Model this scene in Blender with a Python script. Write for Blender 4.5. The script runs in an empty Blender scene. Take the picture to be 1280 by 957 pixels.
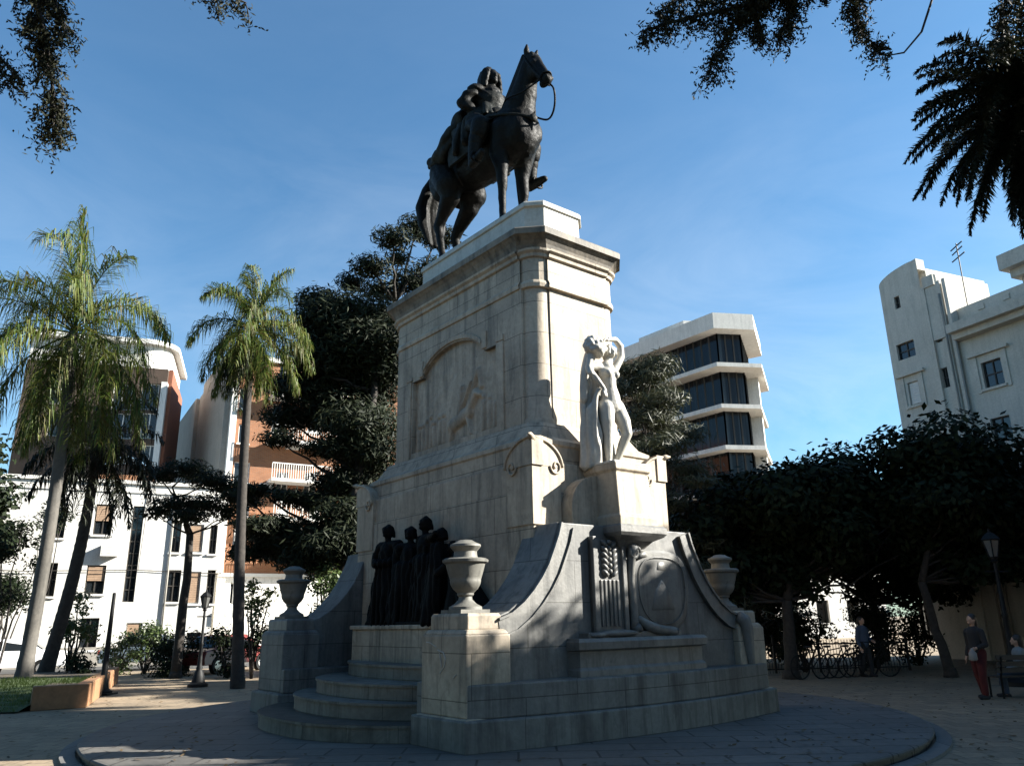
import bpy, bmesh, math, random
from mathutils import Vector, Matrix, noise
PI = math.pi
rad = math.radians
random.seed(7)
for block in (bpy.data.objects, bpy.data.meshes):
    for it in list(block):
        block.remove(it)
scene = bpy.context.scene
COL = scene.collection

# ------------------------------------------------------------------ camera model (used to read the survey of the photo)
FPX, PITCH, ROLL, EYE = 980.0, rad(16.9), rad(1.0), 1.6
GZ = -0.15          # level of the plaza; the round platform is z = 0


def ray(px, py):
    u = (px - 640) / FPX
    v = -(py - 478.5) / FPX
    c, s = math.cos(ROLL), math.sin(ROLL)
    x, y = u * c + v * s, -u * s + v * c
    cp, sp = math.cos(PITCH), math.sin(PITCH)
    return Vector((x, cp - sp * y, sp + cp * y))


def at(px, py, Y):
    d = ray(px, py)
    return Vector((0, 0, EYE)) + d * (Y / d.y)


def ground_at(px, py, z=GZ):
    d = ray(px, py)
    return Vector((0, 0, EYE)) + d * ((z - EYE) / d.z)


# ------------------------------------------------------------------ mesh builder
class MB:
    def __init__(self):
        self.v, self.f = [], []

    def add(self, vs, fs):
        n = len(self.v)
        self.v.extend([tuple(p) for p in vs])
        self.f.extend([tuple(i + n for i in f) for f in fs])
        return self

    def box(self, x0, x1, y0, y1, z0, z1):
        vs = [(x, y, z) for z in (z0, z1) for x, y in ((x0, y0), (x1, y0), (x1, y1), (x0, y1))]
        return self.add(vs, [(3, 2, 1, 0), (4, 5, 6, 7), (0, 1, 5, 4), (1, 2, 6, 5), (2, 3, 7, 6), (3, 0, 4, 7)])

    def prism(self, poly, z0, z1):
        """poly counter-clockwise list of (x, y)"""
        n = len(poly)
        vs = [(x, y, z0) for x, y in poly] + [(x, y, z1) for x, y in poly]
        fs = [tuple(range(n - 1, -1, -1)), tuple(range(n, 2 * n))]
        fs += [(i, (i + 1) % n, n + (i + 1) % n, n + i) for i in range(n)]
        return self.add(vs, fs)

    def loft(self, rings, caps=True):
        n = len(rings[0])
        vs = [p for r in rings for p in r]
        fs = []
        for k in range(len(rings) - 1):
            for i in range(n):
                j = (i + 1) % n
                fs.append((k * n + i, k * n + j, (k + 1) * n + j, (k + 1) * n + i))
        if caps:
            fs.append(tuple(range(n - 1, -1, -1)))
            fs.append(tuple((len(rings) - 1) * n + i for i in range(n)))
        return self.add(vs, fs)

    def strip(self, polyA, polyB):
        """closed solid between two polygons of equal count in 3-D"""
        return self.loft([polyA, polyB])

    def extr_x(self, poly, x0, x1):
        """poly of (y, z) extruded along x"""
        return self.loft([[(x0, y, z) for y, z in poly], [(x1, y, z) for y, z in poly]])

    def extr_y(self, poly, y0, y1):
        return self.loft([[(x, y1, z) for x, z in poly], [(x, y0, z) for x, z in poly]])

    def lathe(self, prof, c=(0, 0, 0), n=24, wave=None):
        rings = []
        for r, z in prof:
            ring = []
            for i in range(n):
                a = 2 * PI * i / n
                rr = r * (1 + (wave(a, z) if wave else 0))
                ring.append((c[0] + rr * math.cos(a), c[1] + rr * math.sin(a), c[2] + z))
            rings.append(ring)
        return self.loft(rings)

    def tube(self, pts, radii, n=8, caps=True):
        pts = [Vector(p) for p in pts]
        if not isinstance(radii, (list, tuple)):
            radii = [radii] * len(pts)
        rings = []
        up = Vector((0.13, 0.07, 1))
        prev = None
        for i, p in enumerate(pts):
            t = (pts[min(i + 1, len(pts) - 1)] - pts[max(i - 1, 0)])
            if t.length < 1e-9:
                t = Vector((0, 0, 1))
            t.normalize()
            if prev is None:
                a = t.cross(up if abs(t.dot(up.normalized())) < 0.95 else Vector((1, 0, 0))).normalized()
            else:
                a = (prev - t * prev.dot(t))
                a = a.normalized() if a.length > 1e-6 else t.orthogonal().normalized()
            prev = a
            b = t.cross(a)
            rings.append([p + (a * math.cos(2 * PI * k / n) + b * math.sin(2 * PI * k / n)) * radii[i] for k in range(n)])
        return self.loft(rings, caps)

    def ball(self, c, r, rot=None, nu=14, nv=8):
        c = Vector(c)
        if not isinstance(r, (list, tuple)):
            r = (r, r, r)
        vs = [(0, 0, -1)]
        for j in range(1, nv):
            th = -PI / 2 + PI * j / nv
            for i in range(nu):
                ph = 2 * PI * i / nu
                vs.append((math.cos(th) * math.cos(ph), math.cos(th) * math.sin(ph), math.sin(th)))
        vs.append((0, 0, 1))
        fs = [(0, 1 + (i + 1) % nu, 1 + i) for i in range(nu)]
        for j in range(nv - 2):
            for i in range(nu):
                k = (i + 1) % nu
                fs.append((1 + j * nu + i, 1 + j * nu + k, 1 + (j + 1) * nu + k, 1 + (j + 1) * nu + i))
        b = 1 + (nv - 2) * nu
        fs += [(b + i, b + (i + 1) % nu, len(vs) - 1) for i in range(nu)]
        m = rot if rot else Matrix.Identity(3)
        return self.add([c + m @ Vector((x * r[0], y * r[1], z * r[2])) for x, y, z in vs], fs)

    def cap(self, p0, p1, r0, r1=None, n=14):
        """tapered capsule, closed pieces that overlap (for organic())"""
        r1 = r0 if r1 is None else r1
        self.ball(p0, r0, nu=n)
        self.ball(p1, r1, nu=n)
        return self.tube([p0, p1], [r0, r1], n=n)

    def chain(self, pts, radii):
        for i in range(len(pts) - 1):
            self.cap(pts[i], pts[i + 1], radii[i], radii[i + 1])
        return self

    def build(self, name, mat, parent=None, smooth=False, angle=None, fix=True):
        me = bpy.data.meshes.new(name)
        me.from_pydata(self.v, [], self.f)
        if smooth:
            me.polygons.foreach_set('use_smooth', [True] * len(me.polygons))
            if angle is not None:
                me.set_sharp_from_angle(angle=rad(angle))
        if fix and len(self.f) < 20000:
            bm = bmesh.new()
            bm.from_mesh(me)
            bmesh.ops.recalc_face_normals(bm, faces=bm.faces)
            bm.to_mesh(me)
            bm.free()
        me.materials.append(mat)
        me.update()
        o = bpy.data.objects.new(name, me)
        COL.objects.link(o)
        if parent:
            o.parent = parent
        return o


def bevel(o, w=0.02, seg=2, ang=40):
    m = o.modifiers.new('edge', 'BEVEL')
    m.width = w
    m.segments = seg
    m.limit_method = 'ANGLE'
    m.angle_limit = rad(ang)
    return o


def organic(name, mb, voxel, mat, parent=None, smooth=5, xform=None, fold=None):
    """weld overlapping closed pieces into ONE continuous surface"""
    me = bpy.data.meshes.new(name)
    me.from_pydata(mb.v, [], mb.f)
    o = bpy.data.objects.new(name, me)
    COL.objects.link(o)
    r = o.modifiers.new('weld', 'REMESH')
    r.mode = 'VOXEL'
    r.voxel_size = voxel
    r.use_smooth_shade = True
    if smooth:
        s = o.modifiers.new('soft', 'SMOOTH')
        s.factor = 0.5
        s.iterations = smooth
    dg = bpy.context.evaluated_depsgraph_get()
    me2 = bpy.data.meshes.new_from_object(o.evaluated_get(dg))
    bpy.data.objects.remove(o)
    bpy.data.meshes.remove(me)
    me2.name = name
    if fold:
        me2.update()
        nor = [Vector(v.normal) for v in me2.vertices]
        for v, n_ in zip(me2.vertices, nor):
            v.co = v.co + n_ * fold(v.co)
    if xform:
        me2.transform(xform)
    me2.polygons.foreach_set('use_smooth', [True] * len(me2.polygons))
    me2.materials.clear()
    me2.materials.append(mat)
    me2.update()
    o = bpy.data.objects.new(name, me2)
    COL.objects.link(o)
    if parent:
        o.parent = parent
    return o


def tag(o, label=None, cat=None, group=None, kind=None):
    if label:
        o['label'] = label
    if cat:
        o['category'] = cat
    if group:
        o['group'] = group
    if kind:
        o['kind'] = kind
    return o


def thing(name, label, cat, loc=(0, 0, 0), rz=0.0, group=None):
    o = bpy.data.objects.new(name, None)
    o.empty_display_size = 0.3
    COL.objects.link(o)
    o.location = loc
    o.rotation_euler = (0, 0, rz)
    return tag(o, label, cat, group)


def copy_tree(o, parent=None):
    c = o.copy()
    COL.objects.link(c)
    if parent:
        c.parent = parent
    for ch in list(o.children):
        copy_tree(ch, c)
    return c


# ------------------------------------------------------------------ materials
def nm(name):
    m = bpy.data.materials.new(name)
    m.use_nodes = True
    nt = m.node_tree
    nt.nodes.clear()
    out = nt.nodes.new('ShaderNodeOutputMaterial')
    bs = nt.nodes.new('ShaderNodeBsdfPrincipled')
    nt.links.new(bs.outputs[0], out.inputs[0])
    return m, nt, bs


def N(nt, t, **kw):
    n = nt.nodes.new(t)
    for k, v in kw.items():
        if k in n.inputs:
            n.inputs[k].default_value = v
        else:
            setattr(n, k, v)
    return n


def ramp(nt, fac, stops):
    r = nt.nodes.new('ShaderNodeValToRGB')
    cr = r.color_ramp
    while len(cr.elements) < len(stops):
        cr.elements.new(0.5)
    for e, (p, c) in zip(cr.elements, stops):
        e.position = p
        e.color = (c[0], c[1], c[2], 1) if not isinstance(c, (int, float)) else (c, c, c, 1)
    nt.links.new(fac, r.inputs[0])
    return r.outputs[0]


def mixc(nt, fac, a, b, mode='MIX'):
    n = nt.nodes.new('ShaderNodeMix')
    n.data_type = 'RGBA'
    n.blend_type = mode
    for s, v in ((n.inputs[0], fac), (n.inputs[6], a), (n.inputs[7], b)):
        if hasattr(v, 'links'):
            nt.links.new(v, s)
        elif isinstance(v, (int, float)):
            s.default_value = v if s.type == 'VALUE' else (v, v, v, 1)
        else:
            s.default_value = (v[0], v[1], v[2], 1)
    return n.outputs[2]


def noise_tex(nt, vec, scale, detail=5, rough=0.6, dist=0.0):
    n = N(nt, 'ShaderNodeTexNoise')
    n.inputs['Scale'].default_value = scale
    n.inputs['Detail'].default_value = detail
    n.inputs['Roughness'].default_value = rough
    n.inputs['Distortion'].default_value = dist
    if vec is not None:
        nt.links.new(vec, n.inputs['Vector'])
    return n.outputs[0]


def mapped(nt, vec, scale=(1, 1, 1), loc=(0, 0, 0)):
    m = N(nt, 'ShaderNodeMapping')
    m.inputs['Scale'].default_value = scale
    m.inputs['Location'].default_value = loc
    nt.links.new(vec, m.inputs['Vector'])
    return m.outputs[0]


def bump(nt, bs, h, strength=0.3, dist=0.02):
    b = N(nt, 'ShaderNodeBump')
    b.inputs['Strength'].default_value = strength
    b.inputs['Distance'].default_value = dist
    nt.links.new(h, b.inputs['Height'])
    nt.links.new(b.outputs[0], bs.inputs['Normal'])


def stone_mat(name, light, dark, joints=True, stain=0.55, rough=0.7, bw=1.35, rh=0.6, streak=0.5):
    m, nt, bs = nm(name)
    tc = N(nt, 'ShaderNodeTexCoord')
    ob = tc.outputs['Object']
    n1 = noise_tex(nt, ob, 0.9, 7, 0.68, 0.6)
    n2 = noise_tex(nt, mapped(nt, ob, (3.2, 3.2, 0.32)), 1.6, 5, 0.65, 0.3)      # rain streaks
    n3 = noise_tex(nt, ob, 14, 4, 0.6)
    c = mixc(nt, ramp(nt, n1, [(0.36, 0.0), (0.64, 1.0)]), dark, light)
    st = ramp(nt, n2, [(0.30, stain), (0.52, 0.0)])
    c = mixc(nt, st, c, (dark[0] * 0.33, dark[1] * 0.34, dark[2] * 0.34))
    n4 = noise_tex(nt, mapped(nt, ob, (1.5, 1.5, 0.8)), 2.3, 8, 0.72, 0.9)
    c = mixc(nt, ramp(nt, n4, [(0.56, 0.0), (0.70, stain * 0.75)]), c, (dark[0] * 0.42, dark[1] * 0.45, dark[2] * 0.44))
    fine = ramp(nt, n3, [(0.3, 0.86), (0.7, 1.08)])
    c = mixc(nt, 1.0, c, fine, 'MULTIPLY')
    h = n3
    if joints:
        sx = N(nt, 'ShaderNodeSeparateXYZ')
        nt.links.new(ob, sx.inputs[0])
        ad = N(nt, 'ShaderNodeMath', operation='ADD')
        nt.links.new(sx.outputs[0], ad.inputs[0])
        nt.links.new(sx.outputs[1], ad.inputs[1])
        cb = N(nt, 'ShaderNodeCombineXYZ')
        nt.links.new(ad.outputs[0], cb.inputs[0])
        nt.links.new(sx.outputs[2], cb.inputs[1])
        br = N(nt, 'ShaderNodeTexBrick')
        br.inputs['Scale'].default_value = 1.0
        br.inputs['Brick Width'].default_value = bw
        br.inputs['Row Height'].default_value = rh
        br.inputs['Mortar Size'].default_value = 0.008
        br.inputs['Mortar Smooth'].default_value = 0.3
        br.inputs['Color1'].default_value = (1.0, 1.0, 1.0, 1)
        br.inputs['Color2'].default_value = (0.84, 0.85, 0.87, 1)
        br.inputs['Mortar'].default_value = (0.36, 0.35, 0.33, 1)
        nt.links.new(cb.outputs[0], br.inputs['Vector'])
        c = mixc(nt, 1.0, c, br.outputs['Color'], 'MULTIPLY')
    nt.links.new(c, bs.inputs['Base Color'])
    bs.inputs['Roughness'].default_value = rough
    bump(nt, bs, h, 0.35, 0.012)
    return m


def plain_mat(name, col, rough=0.7, metal=0.0, var=0.15, scale=6, bumpy=0.0, spec=None):
    m, nt, bs = nm(name)
    tc = N(nt, 'ShaderNodeTexCoord')
    n1 = noise_tex(nt, tc.outputs['Object'], scale, 5, 0.6)
    lo = tuple(x * (1 - var) for x in col)
    hi = tuple(min(1, x * (1 + var)) for x in col)
    nt.links.new(ramp(nt, n1, [(0.3, lo), (0.7, hi)]), bs.inputs['Base Color'])
    bs.inputs['Roughness'].default_value = rough
    bs.inputs['Metallic'].default_value = metal
    if spec is not None:
        bs.inputs['Specular IOR Level'].default_value = spec
    if bumpy:
        bump(nt, bs, n1, bumpy, 0.02)
    return m


def leaf_mat(name, cols, rough=0.55, transl=0.25, spec=0.4):
    m, nt, bs = nm(name)
    ge = N(nt, 'ShaderNodeNewGeometry')
    c = ramp(nt, ge.outputs['Random Per Island'], [(i / (len(cols) - 1), cc) for i, cc in enumerate(cols)])
    nt.links.new(c, bs.inputs['Base Color'])
    bs.inputs['Roughness'].default_value = rough
    bs.inputs['Specular IOR Level'].default_value = spec
    if transl:
        tr = N(nt, 'ShaderNodeBsdfTranslucent')
        nt.links.new(c, tr.inputs[0])
        mx = N(nt, 'ShaderNodeMixShader')
        mx.inputs[0].default_value = transl
        nt.links.new(bs.outputs[0], mx.inputs[1])
        nt.links.new(tr.outputs[0], mx.inputs[2])
        out = [n for n in nt.nodes if n.type == 'OUTPUT_MATERIAL'][0]
        nt.links.new(mx.outputs[0], out.inputs[0])
    return m


M = {}
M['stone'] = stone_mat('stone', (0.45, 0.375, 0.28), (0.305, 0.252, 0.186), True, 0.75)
M['carved'] = stone_mat('carved', (0.45, 0.375, 0.28), (0.295, 0.244, 0.180), False, 0.75)
M['marble'] = stone_mat('marble', (0.44, 0.42, 0.37), (0.36, 0.34, 0.295), False, 0.3, 0.5)
M['stained_shade_stone'] = stone_mat('stained_shade_stone', (0.23, 0.19, 0.14), (0.085, 0.074, 0.058), False, 0.9)  # dark stains, with the soffit's shade also put into the base colour
M['shade_grey_stone'] = stone_mat('shade_grey_stone', (0.185, 0.180, 0.163), (0.105, 0.105, 0.100), True, 0.75, 0.62, 1.9, 0.62)  # darker copy of the stone; the lower monument's shade is in its colour
M['shade_grey_carved'] = stone_mat('shade_grey_carved', (0.185, 0.180, 0.163), (0.105, 0.105, 0.100), False, 0.75, 0.5)  # same shade-darkened colour, without joints
M['urn'] = stone_mat('urn', (0.175, 0.168, 0.145), (0.095, 0.092, 0.080), False, 0.75, 0.65)
M['step'] = stone_mat('step', (0.19, 0.178, 0.15), (0.105, 0.098, 0.082), True, 0.8, 0.7, 1.1, 0.24)
M['chalk'] = plain_mat('chalk', (0.42, 0.41, 0.38), 0.9)
def patina(name, c1, c2):
    m, nt, bs = nm(name)
    tc = N(nt, 'ShaderNodeTexCoord')
    ob = tc.outputs['Object']
    a = noise_tex(nt, mapped(nt, ob, (2.4, 2.4, 0.5)), 2.0, 7, 0.7, 0.5)
    b = noise_tex(nt, ob, 16, 5, 0.65)
    nt.links.new(mixc(nt, ramp(nt, a, [(0.50, 0.0), (0.70, 0.8)]), c1, c2), bs.inputs['Base Color'])
    bs.inputs['Metallic'].default_value = 0.0
    bs.inputs['Specular IOR Level'].default_value = 0.11
    nt.links.new(ramp(nt, b, [(0.3, 0.40), (0.7, 0.68)]), bs.inputs['Roughness'])
    bump(nt, bs, b, 0.5, 0.03)
    return m


M['bronze'] = patina('bronze', (0.0036, 0.0034, 0.0030), (0.011, 0.0125, 0.0105))
M['bronze_dark'] = plain_mat('bronze_dark', (0.0032, 0.0032, 0.0032), 0.7, 0, 0.4, 6, 0.4, 0.1)
M['bronze_green'] = patina('bronze_green', (0.010, 0.0105, 0.009), (0.030, 0.036, 0.030))
M['iron'] = plain_mat('iron', (0.006, 0.0065, 0.007), 0.6, 0.0, 0.3, 6, 0, 0.25)
# ================================================================== the monument (local x = long axis towards the front, y = across, z up)
CEN = Vector((-0.0985, 15.524, 0.0))
AXIS = rad(-51.5)
_c0 = Vector((math.cos(AXIS), math.sin(AXIS), 0)) * -12.2 + Vector((-math.sin(AXIS), math.cos(AXIS), 0)) * 9.6
CEN = Vector((_c0.x, _c0.y, 0))
mon = thing('monument', 'tall pale stone monument with stepped base, fountain front and high pedestal under the bronze horseman', 'monument', CEN, AXIS)
A0, A1, HW = -2.87, 2.17, 1.13       # shaft
CA = -0.35                           # centre of the shaft along the axis


def rect_c(a0, a1, hw, c, z):
    """rectangle with 45 degree corners"""
    return [(a0 + c, -hw, z), (a1 - c, -hw, z), (a1, -hw + c, z), (a1, hw - c, z), (a1 - c, hw, z), (a0 + c, hw, z), (a0, hw - c, z), (a0, -hw + c, z)]


def shaft_ring(d, z, k=7):
    """outline of the shaft with a round column in each corner, grown by d"""
    pts = []
    cx, cy, r = 2.17 - 0.31, 0.78, 0.31
    corners = [(cx, -cy, -90), (cx, cy, 0), (A0 + (A1 - cx), cy, 90), (A0 + (A1 - cx), -cy, 180)]
    for x, y, a0 in corners:
        ang = [a0 - 12 + (114 * i / (k - 1)) for i in range(k)]
        u = Vector((math.cos(rad(a0)), math.sin(rad(a0))))
        v = Vector((math.cos(rad(a0 + 90)), math.sin(rad(a0 + 90))))
        s = Vector((x, y))
        pts.append(s - v * 0.02 + u * (0.35 + d))
        pts += [s + Vector((math.cos(rad(t)), math.sin(rad(t)))) * (r + d) for t in ang]
        pts.append(s - u * -0.02 * -1 + v * (0.35 + d))
    return [(p.x, p.y, z) for p in pts]


# --- base drums (front and back), courses
def drum_poly(front, off, n=14):
    s = 1 if front else -1
    pts = []
    for i in range(n + 1):
        w = -3.36 - off + (6.72 + 2 * off) * i / n
        t = w / (3.36 + off)
        a = 3.28 + off + 0.40 * (1 - t * t)
        pts.append((a, w))
    if front:
        return [(2.0, -3.36 - off)] + pts + [(2.0, 3.36 + off)]
    return [(2 * CA - x, y) for x, y in reversed([(2.0, -3.36 - off)] + pts + [(2.0, 3.36 + off)])]


for fr in (True, False):
    mb = MB()
    mb.prism(drum_poly(fr, 0.05), -0.02, 0.385)
    bevel(mb.build('base_course', M['shade_grey_stone'], mon), 0.025)
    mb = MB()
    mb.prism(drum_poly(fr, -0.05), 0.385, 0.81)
    bevel(mb.build('upper_course', M['shade_grey_stone'], mon), 0.02)

# --- front and back walls with swooping shoulders
half = [(3.0, 1.66), (2.72, 1.67), (2.5, 1.74), (2.28, 1.88), (2.1, 2.04), (1.93, 2.23), (1.79, 2.43), (1.68, 2.65), (1.58, 2.86), (1.52, 3.05)]
top = [(-y, z) for y, z in half] + list(reversed(half))
for fr in (True, False):
    x0, x1 = (2.3, 3.1) if fr else (2 * CA - 3.1, 2 * CA - 2.3)
    mb = MB()
    poly = [(-3.0, 0.3)] + [(3.0, 0.3)] + list(reversed(top))
    mb.extr_x(poly, x0, x1)
    bevel(mb.build('front_wall' if fr else 'back_wall', M['shade_grey_stone'], mon, False), 0.02)
    # raised coping bands on both shoulders and the cut of their inner edge
    xf = 3.1 if fr else 2 * CA - 3.1
    for s in (-1, 1):
        mb = MB()
        ri, ro = [], []
        for i, (y, z) in enumerate(half):
            p = Vector((y, z))
            q = Vector(half[min(i + 1, len(half) - 1)]) - Vector(half[max(i - 1, 0)])
            q.normalize()
            nrm = Vector((q.y, -q.x)) * -1          # towards the inside of the wall
            if nrm.y > 0 and nrm.x > 0:
                nrm = -nrm
            w_ = 0.30
            ro.append(p + nrm * 0.02)
            ri.append(p + nrm * w_)
        sg = 1 if fr else -1
        for lo, hi, d in ((0.0, 1.0, 0.05), (0.0, 0.12, 0.085), (0.88, 1.0, 0.085)):
            pa = [o_.lerp(i_, lo) for o_, i_ in zip(ro, ri)]
            pb = [o_.lerp(i_, hi) for o_, i_ in zip(ro, ri)]
            for k in range(1, len(pa) - 1):
                quad = [pa[k], pa[k + 1], pb[k + 1], pb[k]]
                A = [(xf - sg * 0.02, s * q_.x, q_.y) for q_ in quad]
                B = [(xf + sg * d, s * q_.x, q_.y) for q_ in quad]
                mb.loft([A, B] if s * sg > 0 else [B, A])
        o = mb.build('coping', M['shade_grey_carved'], mon)

# --- core blocks of the base
mb = MB()
mb.box(-3.3, 2.6, -1.58, 1.58, 0.0, 3.63)
bevel(mb.build('base_block', M['stone'], mon), 0.015)
mb = MB()
mb.box(-3.27, 2.575, -1.545, 1.545, 3.63, 4.12)
bevel(mb.build('base_tier', M['stone'], mon), 0.02)
mb = MB()
mb.loft([rect_c(-3.16, 2.46, 1.44, 0.10, 4.12), rect_c(-3.16, 2.46, 1.44, 0.10, 4.42), rect_c(-3.19, 2.49, 1.47, 0.10, 4.45), rect_c(-3.19, 2.49, 1.47, 0.10, 4.52),
         rect_c(-3.08, 2.38, 1.36, 0.16, 4.60), rect_c(-2.99, 2.29, 1.25, 0.2, 4.80), rect_c(-2.95, 2.25, 1.21, 0.2, 4.88)])
mb.build('base_moulding', M['stone'], mon)

# --- piers with caps
for sa in (1, -1):
    for sw in (-1, 1):
        def X(v):
            return v if sa > 0 else 2 * CA - v
        x0, x1 = sorted((X(2.13), X(3.23)))
        y0, y1 = sorted((sw * 2.57, sw * 3.32))
        p = MB()
        p.box(x0 - 0.05, x1 + 0.05, y0 - 0.05, y1 + 0.05, 0.0, 0.40)
        p.box(x0, x1, y0, y1, 0.40, 1.44)
        p.loft([[(x, y, z) for x, y in ((x0 - e, y0 - e), (x1 + e, y0 - e), (x1 + e, y1 + e), (x0 - e, y1 + e))] for e, z in ((-0.01, 1.44), (-0.05, 1.50), (-0.08, 1.505))])
        o = bevel(p.build('pier', M['shade_grey_stone'] if sa < 0 else M['stone'], mon), 0.02)
        p = MB()
        p.loft([[(x, y, z) for x, y in ((x0 - e, y0 - e), (x1 + e, y0 - e), (x1 + e, y1 + e), (x0 - e, y1 + e))]
                for e, z in ((-0.09, 1.50), (-0.09, 1.68), (-0.11, 1.72))])
        bevel(p.build('pier_cap', M['shade_grey_carved'] if sa < 0 else M['stone'], o), 0.015)

# chalk scrawl on the near pier
def stroke(mb, pts, r=0.011):
    mb.tube(pts, r, 5)

mb = MB()
y = -3.325
def Pp(px, py):
    d = ray(px, py)
    inv = Matrix.Rotation(-AXIS, 3, 'Z')
    o_ = inv @ (Vector((0, 0, EYE)) - CEN)
    dd = inv @ d
    t = (y - o_.y) / dd.y
    q = o_ + dd * t
    return (q.x, y, q.z)
stroke(mb, [Pp(533, 802), Pp(538, 803), Pp(545, 808)], 0.007)
stroke(mb, [Pp(547, 812), Pp(554, 815), Pp(557, 823), Pp(555, 833), Pp(550, 841)], 0.009)
stroke(mb, [Pp(549, 815), Pp(551, 825), Pp(552, 833)], 0.007)
stroke(mb, [Pp(566, 848), Pp(570, 843)], 0.007)
mb.build('scrawl', M['chalk'], mon)

# --- steps on both flanks
for sw in (-1, 1):
    for k, (b, bulge, zt) in enumerate(((3.05, 1.32, 0.235), (2.35, 1.42, 0.47), (1.95, 1.42, 0.705), (1.65, 1.0, 0.94))):
        n = 26
        pts = []
        h = 2.62
        for i in range(n + 1):
            t = -1 + 2 * i / n
            a = CA + h * t
            pts.append((a, -(b + bulge * (1 - abs(t) ** 2.6))))
        poly = pts + [(CA + h, -1.45), (CA - h, -1.45)]
        if sw > 0:
            poly = [(x, -y) for x, y in reversed(poly)]
        mb = MB()
        # tread with a rounded nosing
        mb.prism(poly, zt - 0.24 if k else -0.02, zt - 0.035)
        big = [(CA + (x - CA) * 1.0, (y - 0.028 if y < -1.5 else y) if sw < 0 else (y + 0.028 if y > 1.5 else y)) for x, y in poly]
        mb.prism(big, zt - 0.035, zt)
        mb.build('step', M['step'], mon)
    # ledge for the figure group
    mb = MB()
    y0, y1 = sorted((sw * 1.56, sw * 2.12))
    mb.box(-2.35, 1.95, y0, y1, 0.9, 1.50)
    mb.box(-2.40, 2.0, y0 - (0.04 if sw < 0 else 0), y1 + (0.04 if sw > 0 else 0), 1.50, 1.575)
    bevel(mb.build('ledge', M['stone'], mon), 0.015)

# --- shaft: core, panel surrounds, columns
core = MB()
core.prism([(A0 + 0.31, -1.03), (A1 - 0.31, -1.03), (A1 - 0.31, -0.70), (A1, -0.70), (A1, 0.70), (A1 - 0.31, 0.70), (A1 - 0.31, 1.03),
            (A0 + 0.31, 1.03), (A0 + 0.31, 0.70), (A0, 0.70), (A0, -0.70), (A0 + 0.31, -0.70)], 4.84, 8.2)
core.build('shaft', M['stone'], mon)
for x in (A1 - 0.31, A0 + 0.31):
    for s in (-1, 1):
        c = MB()
        c.lathe([(0.31, 4.86), (0.33, 4.87), (0.33, 4.97), (0.30, 5.02), (0.285, 7.48), (0.285, 8.2)], (x, s * 0.78, 0), 28)
        c.build('column', M['stone'], mon, True, 40)

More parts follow.
